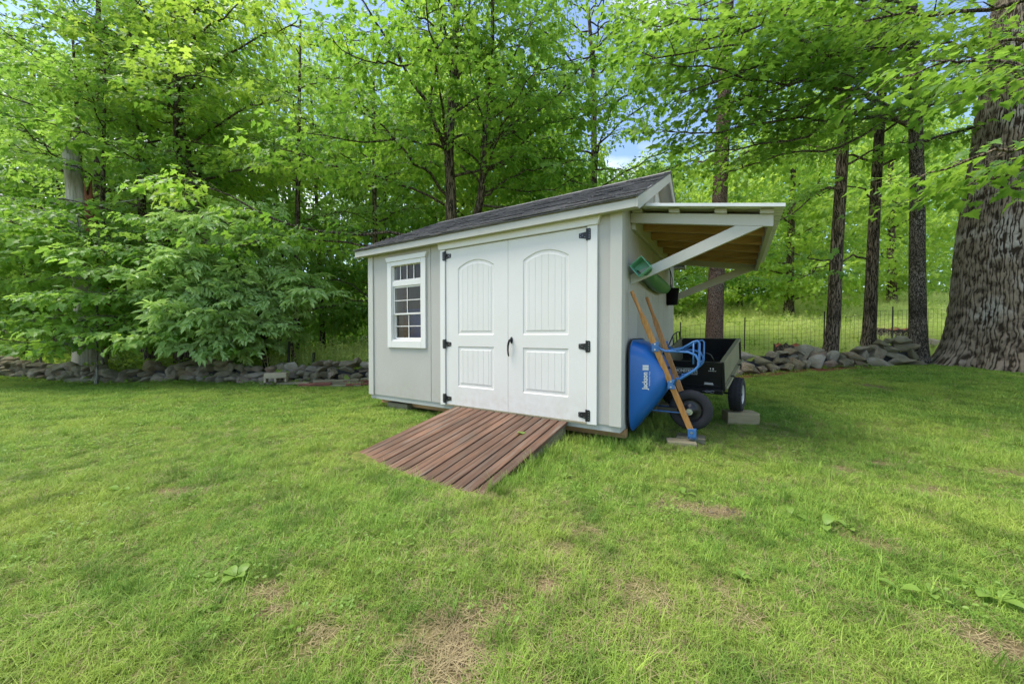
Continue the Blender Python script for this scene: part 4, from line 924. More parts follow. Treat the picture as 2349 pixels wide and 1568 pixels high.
m = MB(); m.tube([(-cw-.03, 0.60, -0.275), (0.03, 0.60, -0.275)], 0.012, 8); m.box(-cw+.1, -cw+.13, .56, .64, -.215, -.02); m.box(-.13, -.10, .56, .64, -.215, -.02); cpart("axle", m, M['blackp'])
bpy.context.view_layer.update()
wp = cart.matrix_world @ Vector((0.03, 0.60, -0.275)); print("cart wheel centre", wp, "ground", gz(wp.x, wp.y))
bh = max(0.04, wp.z-0.205-gz(wp.x, wp.y))
block("wood_block", 0.34, 0.20, bh+0.02, wp.x+0.03, wp.y-0.02, gz(wp.x, wp.y)-0.02, M['tanblock'], "wide pale timber block on the grass under the cart's outer wheel", "timber block", rz=-YAW+0.35)
wp2 = cart.matrix_world @ Vector((-cw-0.03, 0.60, -0.275))
block("wood_block", 0.40, 0.22, max(.04, wp2.z-0.205-gz(wp2.x, wp2.y))+0.02, wp2.x, wp2.y, gz(wp2.x, wp2.y)-0.02, M['weathered'], "timber block in the shade under the cart's inner wheel next to the shed", "timber block", rz=-YAW)

# ------------------------------------------------------------------ green sled hung under the lean-to, and the black bucket
sl = empty("plastic_sled", (*to_world(0.12, 0.3), WB+1.52), -YAW, label="green plastic sled tub hung lengthwise on the side wall under the lean-to", cat="sled")
def sled_sec(y, zc, xc, w, d, tilt):
    c, s__ = math.cos(tilt), math.sin(tilt)
    pr = [(-w/2, 0), (-w/2*0.8, -d*0.75), (-w/2*0.45, -d), (w/2*0.45, -d), (w/2*0.8, -d*0.75), (w/2, 0)]
    return [(xc+a*c-b*s__, y, zc+a*s__+b*c) for a, b in pr]
secs = [(0.0, 0.02, 0.0, 0.13, 0.10, 0.7), (0.10, 0.02, 0.0, 0.14, 0.11, 0.7), (0.5, -0.01, -0.04, 0.15, 0.08, 0.9), (1.0, -0.02, -0.06, 0.19, 0.09, 1.0), (1.4, -0.02, -0.06, 0.18, 0.09, 1.0), (1.7, -0.02, -0.05, 0.13, 0.06, 1.0), (1.9, 0.0, -0.04, 0.05, 0.03, 1.0)]
m = MB(); S = [sled_sec(*s__) for s__ in secs]; nn = 6
m.add([p for s__ in S for p in s__], [(i*nn+k, i*nn+k+1, (i+1)*nn+k+1, (i+1)*nn+k) for i in range(len(S)-1) for k in range(nn-1)]+[((len(S)-1)*nn+k for k in range(nn))])
o = m.build("hull", M['greend'], sl, smooth=True, auto=50); q = o.modifiers.new("thick", 'SOLIDIFY'); q.thickness = 0.006
# open scoop at the near end
m = MB(); c45 = R(38)
def rt(a, b, y): return (a*math.cos(c45)-b*math.sin(c45), y, a*math.sin(c45)+b*math.cos(c45)+0.0)
w2 = 0.072
m.cur = 0
o_ = [rt(a, b, -0.10) for a, b in ((-w2, -w2), (w2, -w2), (w2, w2), (-w2, w2))]; i_ = [rt(a*0.9, b*0.9, -0.098) for a, b in ((-w2, -w2), (w2, -w2), (w2, w2), (-w2, w2))]
bk = [rt(a*0.8, b*0.8, 0.03) for a, b in ((-w2, -w2), (w2, -w2), (w2, w2), (-w2, w2))]; ob = [rt(a*0.95, b*0.95, 0.05) for a, b in ((-w2, -w2), (w2, -w2), (w2, w2), (-w2, w2))]
V = o_+i_+bk+ob
m.add(V, [(k, (k+1) % 4, 4+(k+1) % 4, 4+k) for k in range(4)]+[(4+k, 4+(k+1) % 4, 8+(k+1) % 4, 8+k) for k in range(4)]+[(8, 9, 10, 11)]+[(k, 12+k, 12+(k+1) % 4, (k+1) % 4) for k in range(4)])
m.build("scoop_end", M['greenp'], sl, bevel=0.004)
bk_ = empty("black_bucket", (*to_world(0.06, 2.62), WB+1.32), -YAW, label="small black bucket hanging by a strap at the shed's rear corner", cat="bucket")
m = MB(); m.lathe([(0.0, 0), (0.09, 0), (0.105, 0.23), (0.11, 0.23), (0.11, 0.25), (0.1, 0.25), (0.08, 0.012), (0, 0.012)], lambda a, b, c: (a, b, c), 20, closed=False); m.build("pail", M['pail'], bk_, smooth=True, auto=40)
m = MB(); m.tube([(0.0, -0.10, 0.24), (0.0, -0.09, 0.36), (-0.01, -0.04, 0.48), (-0.02, -0.08, 0.56), (-0.05, -0.1, 0.64)], 0.006, 6); m.tube([(0.0, 0.10, 0.24), (0.0, 0.08, 0.42), (-0.01, -0.04, 0.52)], 0.006, 6); m.build("strap", M['black'], bk_)
m = MB(); m.tube([(0.0, -0.07, 0.27), (0, -0.03, 0.31), (0, 0.02, 0.29), (0, 0.06, 0.26)], 0.010, 8); m.build("grip", M['steel'], bk_)

# ------------------------------------------------------------------ dry stone walls: every stone a piece
def rock_mesh(i, nv=16, sub=True):
    r = random.Random(100+i); bm = bmesh.new()
    for _ in range(nv):
        d = Vector((r.gauss(0, 1), r.gauss(0, 1), r.gauss(0, 1))).normalized()
        p = Vector((d.x*0.56, d.y*0.56, d.z*0.56)); 
        for k in range(3): p[k] = max(-0.45, min(0.45, p[k]))
        bm.verts.new(p)
    bmesh.ops.convex_hull(bm, input=bm.verts)
    for v in [v for v in bm.verts if not v.link_faces]: bm.verts.remove(v)
    bmesh.ops.bevel(bm, geom=list(bm.edges), offset=0.018, segments=1, affect='EDGES', clamp_overlap=True)
    me = bpy.data.meshes.new("stone"); bm.to_mesh(me); bm.free(); me.materials.append(M['stone'])
    me.shade_smooth()
    try: me.set_sharp_from_angle(angle=R(24))
    except Exception: pass
    return me
ROCKS = [rock_mesh(i, 14+i % 5) for i in range(14)]
def along(poly):
    pts = [Vector((a, b, 0)) for a, b in poly]; L = [0]
    for i in range(len(pts)-1): L.append(L[-1]+(pts[i+1]-pts[i]).length)
    def at(s):
        s = max(0, min(L[-1]-1e-6, s))
        for i in range(len(pts)-1):
            if s <= L[i+1]: 
                t = (s-L[i])/(L[i+1]-L[i]); return pts[i].lerp(pts[i+1], t), (pts[i+1]-pts[i]).normalized()
    return at, L[-1]
def stone_wall(poly, hgt, sz, label, seed):
    r = random.Random(seed); at, L = along(poly); c0, _ = at(L/2)
    w = empty("stone_wall", (c0.x, c0.y, gz(c0.x, c0.y)), label=label, cat="stone wall"); n = 0
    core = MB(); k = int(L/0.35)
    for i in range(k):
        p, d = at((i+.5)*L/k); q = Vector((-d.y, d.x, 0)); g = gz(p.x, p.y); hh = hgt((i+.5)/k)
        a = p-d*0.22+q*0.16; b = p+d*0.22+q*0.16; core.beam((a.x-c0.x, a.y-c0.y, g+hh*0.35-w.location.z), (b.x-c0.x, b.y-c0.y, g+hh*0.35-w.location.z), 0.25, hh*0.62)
    co = core.build("core", M['dark'], w)  # near-black filler, paints shade into the gaps between the stones
    z = 0; 
    row = 0
    s = 0
    base = 0
    for row in range(9):
        s = r.uniform(0, 0.2)
        zrow = base
        rh = sz*r.uniform(0.42, 0.56)
        any_ = False
        while s < L:
            wd = sz*r.choice((0.5, 0.7, 0.9, 1.1, 1.5))*r.uniform(0.85, 1.2)
            hh = hgt(min(1, s/L)); 
            if zrow+rh*0.4 < hh and n < 295:
                big = r.random() < 0.16
                h_ = rh*r.uniform(0.8, 1.25)*(1.45 if big else 1); 
                p, d = at(s+wd/2); q = Vector((-d.y, d.x, 0)); off = r.uniform(-0.06, 0.05)+0.04*row-(0.05 if row == 0 else 0)
                if row > 0 and r.random() < 0.06: s += wd*0.5; continue
                pp = p+q*off; g = gz(pp.x, pp.y)
                o = link("stone", r.choice(ROCKS), w, loc=(pp.x-c0.x, pp.y-c0.y, g+zrow+h_*0.42-w.location.z), rot=(r.uniform(-.25, .25), r.uniform(-.3, .3), math.atan2(d.y, d.x)+r.uniform(-.4, .4)),
                         scale=(wd*1.18, sz*r.uniform(0.9, 1.4), h_*1.35)); n += 1; any_ = True
            s += wd*0.93
        base += rh*0.92
        if not any_: break
    print("wall stones", n); return w
stone_wall(WALL_L, lambda t: 0.37+0.07*math.sin(t*23)+0.05*math.sin(t*9+1), 0.27, "low tumbled fieldstone wall along the woods at the left edge of the lawn", 3)
stone_wall(WALL_R, lambda t: 0.43+0.08*math.sin(t*15+1)+0.06*math.sin(t*37)+0.08*t, 0.34, "mossy stone wall of large flat rocks between the cart and the huge oak", 5)

# ------------------------------------------------------------------ grass on the lawn
def tuft(i, nb, h, spread, mat, lean=0.5, w=0.0028, nseg=2, r=None):
    r = random.Random(500+i); m = MB()
    for _ in range(nb):
        a = r.uniform(0, 6.283); d = spread*math.sqrt(r.random()); bx_, by_ = d*math.cos(a), d*math.sin(a)
        yaw = r.uniform(0, 6.283); H = h*r.uniform(0.5, 1.15); ln = r.uniform(0.1, 1)*lean*H*1.6; c, s__ = math.cos(yaw), math.sin(yaw); ww = w*r.uniform(0.7, 1.3)
        px, py = -s__*ww/2, c*ww/2; v = []
        for k in range(nseg+1):
            t = k/nseg; x_ = bx_+c*ln*t*t; y_ = by_+s__*ln*t*t; z_ = H*(t-0.28*t*t*(lean))-0.004; f_ = 1-0.85*t**1.5
            if k < nseg: v += [(x_-px*f_, y_-py*f_, z_), (x_+px*f_, y_+py*f_, z_)]
            else: v += [(x_, y_, z_)]
        fs = [(2*k, 2*k+1, 2*k+3, 2*k+2) for k in range(nseg-1)]+[(2*nseg-2, 2*nseg-1, 2*nseg)]
        m.add(v, fs)
    me = m.mesh("tuft", mat); return proto("tuft_src_%s_%d" % (mat.name, i), me)
TUFTS = [tuft(0, 20, 0.036, 0.042, M['grass'], 0.8, 0.0030), tuft(1, 22, 0.044, 0.047, M['grass'], 1.0, 0.0028), tuft(2, 16, 0.060, 0.036, M['grass'], 0.9, 0.0028), tuft(3, 24, 0.030, 0.052, M['grass'], 1.1, 0.0034),
         tuft(4, 18, 0.048, 0.05, M['straw'], 1.5, 0.0026), tuft(5, 14, 0.12, 0.035, M['grass'], 0.5, 0.0036, 3)]
FAR_T = [tuft(10, 22, 0.055, 0.085, M['grass'], 0.8, 0.0075), tuft(11, 22, 0.045, 0.09, M['grass'], 1.0, 0.008), tuft(12, 14, 0.05, 0.08, M['straw'], 1.2, 0.006)]
def gen_xy(n, x0, x1, y0, y1, dens):
    """rejection sampling with relative density dens(x, y) in 0..1"""
    x = rng.uniform(x0, x1, n); y = rng.uniform(y0, y1, n); k = rng.random(n) < dens(x, y); return x[k], y[k]
def footprint(x, y):
    """1 on open lawn, 0 under the shed and ramp"""
    a, b = to_shed(x, y)
    inshed = (a > -3.62) & (a < -0.03) & (b > 0.10) & (b < 3.3)
    inramp = (a > rx0-0.03) & (a < rx1+0.0) & (b > -1.52) & (b < 0.1)
    return (~(inshed | inramp)).astype(float)
def lush(x, y): return 0.5+0.5*np.sin(x*2.1+0.7*np.sin(y*3))*np.sin(y*2.4+np.sin(x*1.7))
def lawn_points(n, x0, x1, y0, y1, near):
    def dens(x, y):
        d = np.hypot(x, y*1.0); k = (x/np.maximum(y, .3))
        inview = (np.abs(k) < 1.9) | (y < 2.2)
        b = bare(x, y); return footprint(x, y)*inview*(1-wall_side(x, y))*(1-0.88*b)*(1-0.9*mulch(x, y))*(0.72+0.28*lush(x, y))*near(x, y)
    return gen_xy(n, x0, x1, y0, y1, dens)
def make_grass():
    x1_, y1_ = lawn_points(150000, -6.5, 6.8, 0.55, 4.6, lambda x, y: np.clip(1.25-0.24*y, 0.28, 1)*(np.abs(x) < 1.75*y+0.8))
    n = len(x1_); z = hfun(x1_, y1_)
    a, b = to_shed(x1_, y1_); L = lush(x1_, y1_); br = bare(x1_, y1_)
    near_edge = ((a > -3.9) & (a < 0.25) & (b > -0.12) & (b < 3.5)) | ((a > rx1) & (a < rx1+0.13) & (b > -1.45) & (b < 0.1))
    v = rng.choice([0, 1, 2, 3], n, p=[.3, .3, .18, .22]); dry = rng.random(n) < (0.07+0.3*br+0.09*(np.sin(x1_*1.3+2)*np.sin(y1_*1.1) > .3)*(x1_ > -0.5)); v[dry] = 4
    v[near_edge & (rng.random(n) < 0.4)] = 5; v[(rng.random(n) < 0.02)] = 5
    s = rng.uniform(0.7, 1.2, n)*(0.8+0.35*L)*(1-0.35*br)
    rot = np.stack([rng.normal(0, .12, n), rng.normal(0, .12, n), rng.uniform(0, 6.28, n)], 1)
    scatter("grass", np.stack([x1_, y1_, z], 1), rot, s, v, TUFTS, kind='stuff', label="short mown lawn grass in front of the shed")
    x2, y2 = lawn_points(150000, -17, 17, 4.3, 12, lambda x, y: np.clip(1.4-0.1*y, 0.35, 1)*(np.abs(x) < 1.75*y))
    n2 = len(x2); print("tufts", n, n2); z = hfun(x2, y2); v = rng.choice([0, 1], n2); v[rng.random(n2) < 0.05+0.3*bare(x2, y2)] = 2
    rot = np.stack([rng.normal(0, .1, n2), rng.normal(0, .1, n2), rng.uniform(0, 6.28, n2)], 1)
    scatter("grass", np.stack([x2, y2, z], 1), rot, rng.uniform(.7, 1.2, n2), v, FAR_T, kind='stuff', label="lawn grass farther back towards the stone walls")
make_grass()
# thatch and straw lying flat on the bare patches
def straw_bits():
    pr = []
    for i in range(3):
        m = MB(); r = random.Random(i)
        for _ in range(12):
            a = r.uniform(0, 6.28); x_, y_ = r.gauss(0, .05), r.gauss(0, .05); L = r.uniform(.02, .07); c, s__ = math.cos(a), math.sin(a); w = .0012
            m.add([(x_-s__*w, y_+c*w, .004), (x_+s__*w, y_-c*w, .004), (x_+c*L, y_+s__*L, .006+r.random()*.006)], [(0, 1, 2)])
        pr.append(proto("straw_src_%d" % i, m.mesh("straw", M['straw'])))
    P_ = []
    for (c, a, b) in _b:
        for _ in range(int(90*a*b/0.03)): 
            q = rng.normal(0, 0.62, 2); P_.append((c[0]+q[0]*a, c[1]+q[1]*b))
    P_ = np.array(P_); n = len(P_)
    scatter("dry_grass", np.column_stack([P_, hfun(P_[:, 0], P_[:, 1])+0.002]), np.stack([np.zeros(n), np.zeros(n), rng.uniform(0, 6.28, n)], 1), rng.uniform(.7, 1.4, n), rng.integers(0, 3, n), pr, kind='stuff', label="dry straw lying on the worn bare patches")
straw_bits()
# pebbles on the largest worn patch
pb = [proto("pebble_src_%d" % i, rock_mesh(50+i, 9)) for i in range(3)]
P_ = np.array([_b[2][0]+rng.normal(0, .16, 2)*(1, .6) for _ in range(60)]+[_b[3][0]+rng.normal(0, .14, 2)*(1, .6) for _ in range(50)])
scatter("gravel", np.column_stack([P_, hfun(P_[:, 0], P_[:, 1])+.003]), rng.uniform(0, 6, (len(P_), 3)), rng.uniform(.008, .02, len(P_)), rng.integers(0, 3, len(P_)), pb, kind='stuff', label="small pebbles showing in a worn patch of the lawn")

# broad-leaved weeds in the lawn
def weed(xv, yv, nl, L, label, seed):
    p = ground_at(xv, yv); r = random.Random(seed); w = empty("lawn_weed", (p[0], p[1], gz(p[0], p[1])), r.uniform(0, 6), label=label, cat="weed", group="broad leaved weeds in the lawn")
    for k in range(nl):
        m = MB(); rows = 6; v = []
        for i in range(rows+1):
            t = i/rows; wd = L*0.27*math.sin(math.pi*min(1, t*0.9+0.05))**0.8*(1 if i < rows else 0.05); x_ = L*(0.15+t*0.85)*0.95; z_ = 0.02+L*(0.55*t-0.45*t*t)
            v += [(x_, -wd, z_+wd*0.25), (x_, 0, z_), (x_, wd, z_+wd*0.25)]
        m.add(v, [(3*i+j, 3*i+j+1, 3*i+j+4, 3*i+j+3) for i in range(rows) for j in range(2)]); m.tube([(0, 0, 0), (L*.15, 0, .02)], .0015, 4)
        o = m.build("leaf", M['leaf_weed'], w, smooth=True); o.rotation_euler = (r.uniform(-.2, .2), r.uniform(-.3, .1), k*6.283/nl+r.uniform(-.5, .5)); s_ = r.uniform(.75, 1.15); o.scale = (s_, s_, s_)
for i, a in enumerate([(2290, 1385, 4, .085, "largest pale dock weed near the right edge of the lawn, leaves flat"), (2130, 1368, 2, .07, "small two-leaved weed just left of the largest pale dock"), (2062, 1360, 2, .07, "single upright rounded weed leaf pair in the right foreground lawn"),
                      (1570, 1138, 3, .07, "upright three-leaved weed beside the pebbly worn patch"), (1817, 1185, 2, .085, "weed with one long leaf in the lawn right of the pebbly patch"), (1890, 1212, 2, .085, "middle weed of the loose trio right of the pebbly patch"),
                      (1945, 1217, 2, .075, "rightmost weed of the loose trio right of the pebbly patch"), (1298, 1100, 3, .07, "weed growing in long grass right of the ramp's lower end"), (545, 1330, 4, .09, "broad leaved weed in the left foreground lawn"),
                      (487, 1332, 2, .06, "small round weed leaf left of the broad leaved one"), (275, 1130, 2, .08, "lone pale weed leaf far left in the mown lawn"), (1255, 1197, 2, .05, "tiny upright weed in the grass below the ramp's corner"), (1700, 1330, 5, .05, "clover-like weed clump in the lawn centre right")]): weed(*a, seed=i)

# ------------------------------------------------------------------ things along the left wall
def on_ground(xv, Y):
    X = (xv-1174.5)/FV*Y*(1.0); return X, Y, gz(X, Y)
# half-sunk concrete block standing on its side with its cores open at the bottom
X, Y, z = on_ground(633, 7.45)
cb = MB(); cb.box(-.2, .2, -.1, .1, .085, .19); 
for a, b in ((-.2, -.165), (-.02, .02), (.165, .2)): cb.box(a, b, -.0999, .0999, 0, .0845)
cb.build("concrete_block", M['concrete'], None, bevel=.006, loc=(X, Y, z+0.075), rot=(0, 0, 0.35), label="pale concrete block with open cores standing on boards against the left stone wall", cat="concrete block")
bd = [(655, 7.50, 1.05, .14, .04, .02, -.05, 'weathered', "grey weathered board lying flat under the concrete block"), (722, 7.42, .62, .15, .07, .0, .25, 'redwood', "short reddish board end in front of the lumber pile"),
      (775, 7.52, .95, .16, .045, .0, .12, 'weathered', "lowest grey board of the lumber pile by the left wall"), (778, 7.58, .92, .14, .04, .047, .10, 'weathered', "middle grey board of the lumber pile by the left wall"), (772, 7.62, .9, .13, .04, .09, .16, 'weathered', "topmost grey board of the lumber pile by the left wall"),
      (835, 7.62, .72, .12, .045, .02, .42, 'redwood', "long red board angled out at the right end of the lumber pile"), (828, 7.74, .7, .11, .04, .07, .36, 'redwood', "upper red board resting on the lumber pile's right end"),
      (692, 7.62, .6, .13, .04, .0, -.3, 'weathered', "grey board half hidden behind the reddish board end")]
for xv, Y0, L, w_, h_, dz, rz, mt, lb in bd:
    X, Y, z = on_ground(xv, Y0); m = MB(); m.box(-L/2, L/2, -w_/2, w_/2, 0, h_); m.build("lumber_board", M[mt], None, bevel=.004, loc=(X, Y, z+dz+.005), rot=(0, rnd.uniform(-.02, .02), rz), label=lb, cat="board", group="old boards stacked by the stone wall")
for i, (xv, yb, yt, Y) in enumerate(((661, 835, 782, 8.35), (717, 835, 808, 8.4))):
    a = P(xv-2, yb, Y); b = P(xv+3, yt, Y); m = MB(); m.beam((0, 0, gz(a[0], Y)-a[2]-.1), tuple(b-a), .035, .035, up=(0, 1, 0)); m.build("fence_stake", M['black'], None, loc=tuple(a), label=("taller" if i == 0 else "shorter")+" thin dark fence stake standing behind the left stone wall", cat="stake", group="stakes behind the wall")

# ------------------------------------------------------------------ wire fence beyond the right wall
def wire_fence():
    pl = [P(1560, 785, 10.2), P(1800, 785, 10.4), P(2010, 785, 10.8), P(2180, 785, 11.0), P(2420, 785, 11.2)]
    at, L = along([(p[0], p[1]) for p in pl]); r = random.Random(2)
    c, _ = at(0); z0 = gz(c.x, c.y); fe = empty("wire_fence", (c.x, c.y, z0), label="thin welded wire garden fence crossing the meadow behind the right stone wall", cat="fence")
    def top(s): return 1.05+0.05*math.sin(s*1.1)+0.02*math.sin(s*3.3)
    m = MB()
    def wire(pts, th):
        for i in range(len(pts)-1): m.beam(pts[i], pts[i+1], th, th)
    n = int(L/0.4)
    for j in range(9):
        pts = []
        for i in range(n+1):
            s = L*i/n; p, d = at(s); g = gz(p.x, p.y); pts.append((p.x-c.x, p.y-c.y, g+0.02+top(s)*j/8+0.012*math.sin(s*5+j)-z0))
        wire(pts, 0.0065 if j in (0, 8) else 0.0045)
    k = int(L/0.145)
    for i in range(k+1):
        s = L*i/k; p, d = at(s); g = gz(p.x, p.y); wire([(p.x-c.x, p.y-c.y, g-z0), (p.x-c.x+r.uniform(-.01, .01), p.y-c.y, g+top(s)+.02-z0)], 0.0042)
    o = m.build("wire_netting", M['black'], fe); o['kind'] = 'stuff'
    for s in (0.0, 1.9, 4.4, 6.7, L-.05):
        p, d = at(s); g = gz(p.x, p.y); pm = MB(); pm.beam((p.x-c.x, p.y-c.y, g-z0-.1), (p.x-c.x+.01, p.y-c.y, g-z0+1.22), .022, .022, up=(0, 1, 0)); pm.build("post", M['black'], fe)
wire_fence()

# stumps and boulders beyond the right wall
def stump(xv, Y, rad, h, label, mt='bark_oak'):
    X = (xv-1174.5)/FV*Y; z = gz(X, Y); s_ = empty("tree_stump", (X, Y, z), rnd.uniform(0, 6), label=label, cat="stump"); m = MB(); n = 28; v = []
    rows = 8
    for j in range(rows+1):
        t = j/rows
        for k in range(n):
            a = 2*math.pi*k/n; rr = rad*(1+0.55*(1-t)**3*(1+.4*math.sin(a*5))+0.07*math.sin(a*7)+.05*math.sin(a*13+t*2)); v.append((rr*math.cos(a), rr*math.sin(a), -0.05+(h+.05)*t+(.05*math.sin(a*3)+.03*math.sin(a*11))*(t > .9)))
    m.add(v, [(j*n+k, j*n+(k+1) % n, (j+1)*n+(k+1) % n, (j+1)*n+k) for j in range(rows) for k in range(n)]); m.build("bark", M[mt], s_, smooth=True)
    m = MB(); m.add([(v[rows*n+k][0]*.96, v[rows*n+k][1]*.96, v[rows*n+k][2]-.012) for k in range(n)]+[(0, 0, h-.04)], [(k, (k+1) % n, n) for k in range(n)]); m.build("cut_face", M['redrot'], s_)
stump(1905-100, 9.25, 0.26, 0.55, "mossy old stump rising just behind the right stone wall, left of the tree trunks")
stump(2080-30, 11.6, 0.62, 0.42, "wide low rotten stump in the meadow between the two right-hand thin trunks")
def boulder(xv, Y, s, label):
    X = (xv-1174.5)/FV*Y; link("boulder", rnd.choice(ROCKS), None, loc=(X, Y, gz(X, Y)+s[2]*.3), rot=(rnd.uniform(-.2, .2), rnd.uniform(-.2, .2), rnd.uniform(0, 6)), scale=s, label=label, cat="boulder")
boulder(1985, 9.15, (.8, .5, .5), "large pointed boulder on the ground behind the right wall beside the middle trunk")
boulder(2105, 10.6, (1.0, .6, .4), "grey boulder beside the wide rotten stump in the meadow")

# little building at the far side of the meadow
def far_house():
    Y = 27; a = P(1548, 742, Y); X = a[0]+0.6; z = gz(X, Y)-0.3
    h = empty("farm_building", (X, Y, z), R(18), label="small pale gabled building with grey roof at the far side of the meadow", cat="building")
    m = MB(); m.prism([(-1.5, 0), (1.5, 0), (1.5, 1.1), (0, 2.3), (-1.5, 1.1)], lambda p, q, d: (p, d, q), 0, 4.0); m.build("wall", M['white'], h)
    for s_ in (-1, 1):
        m = MB(); m.prism([(0, 2.36), (s_*1.75, 0.96), (s_*1.75, 0.90), (0, 2.30)], lambda p, q, d: (p, d, q), -0.2, 4.2); m.build("roof", M['shingle'], h)
    m = MB(); m.box(-.45, .45, -.03, -.002, 0, 1.3); m.build("door", M['base'], h)
far_house()

# ------------------------------------------------------------------ leaf sprays (sources of the crowns' foliage)
def spray(name, mat, n, size, L=0.42, spread=0.22, detail=0, thick=0.02, droop=0.35, seed=0, kind='maple'):
    r = random.Random(900+seed); m = MB()
    m.cur = 1; m.tube([(0, 0, 0), (L*.5, 0, .02), (L, 0, -.02)], [.003, .0025, .001], 3, cap=False); m.cur = 0
    for i in range(n):
        t = (i+0.7)/n; side = 1 if i % 2 else -1
        if kind == 'maple':
            a = side*r.uniform(0.35, 1.5) if i < n-1 else r.uniform(-.3, .3); pl = spread*r.uniform(.25, 1)*(1 if i < n-1 else .2)
            bx_, by_ = L*t+pl*math.cos(a), pl*math.sin(a); bz = r.uniform(-thick, thick)-abs(by_)*.15
            add_leaf(m, (bx_, by_, bz), a+r.uniform(-.6, .6), r.uniform(-.1, droop*2.0), r.uniform(-.45, .45), size*r.uniform(.5, 1.28), detail, .25, .3)
        else:   # compound: a rachis with paired leaflets
            a = side*r.uniform(.4, 1.3); Lr = spread*r.uniform(.8, 1.2); bx_ = L*t; c, s__ = math.cos(a), math.sin(a); dz = r.uniform(-.5, .35)
            for k in range(4):
                q = (k+1)/4.5*Lr; px, py, pz = bx_+q*c, q*s__, q*dz-q*q*.6
                for sd in (-1, 1): add_leaflet(m, (px, py, pz), a+sd*r.uniform(.5, 1.3), r.uniform(-.1, .7), r.uniform(-.6, .6), size*r.uniform(.7, 1.2), size*.42)
            add_leaflet(m, (bx_+Lr*c, Lr*s__, Lr*dz-Lr*Lr*.6), a, .3, 0, size*1.1, size*.36)
    me = m.mesh(name, [mat, M['bark_maple']]); return proto(name, me)
SP = {}
for key, mt, sz, nl in (('maple', 'leaf_maple', .125, 15), ('dark', 'leaf_dark', .13, 14), ('yellow', 'leaf_yellow', .125, 15)):
    SP[key] = [spray("spray_src_%s_%d" % (key, i), M[mt], nl, sz, .40, .24, 0, .03, .35, i) for i in range(4)]
SP['near'] = [spray("spray_src_near_%d" % i, M['leaf_near'], 14, .115, .42, .25, 1, .02, .16, 20+i) for i in range(4)]
SP['ash'] = [spray("spray_src_ash_%d" % i, M['leaf_ash'], 4, .14, .26, .24, 0, .03, .4, 30+i, 'comp') for i in range(4)]
for key, mt in (('far', 'leaf_maple'), ('fard', 'leaf_dark'), ('fary', 'leaf_yellow')):
    SP[key] = [spray("spray_src_%s_%d" % (key, i), M[mt], 16, .19, .8, .5, 0, .12, .5, 40+i) for i in range(3)]
SP['fern'] = [spray("spray_src_fern_%d" % i, M['leaf_fern'], 10, .10, .25, .22, 0, .05, .5, 60+i) for i in range(3)]

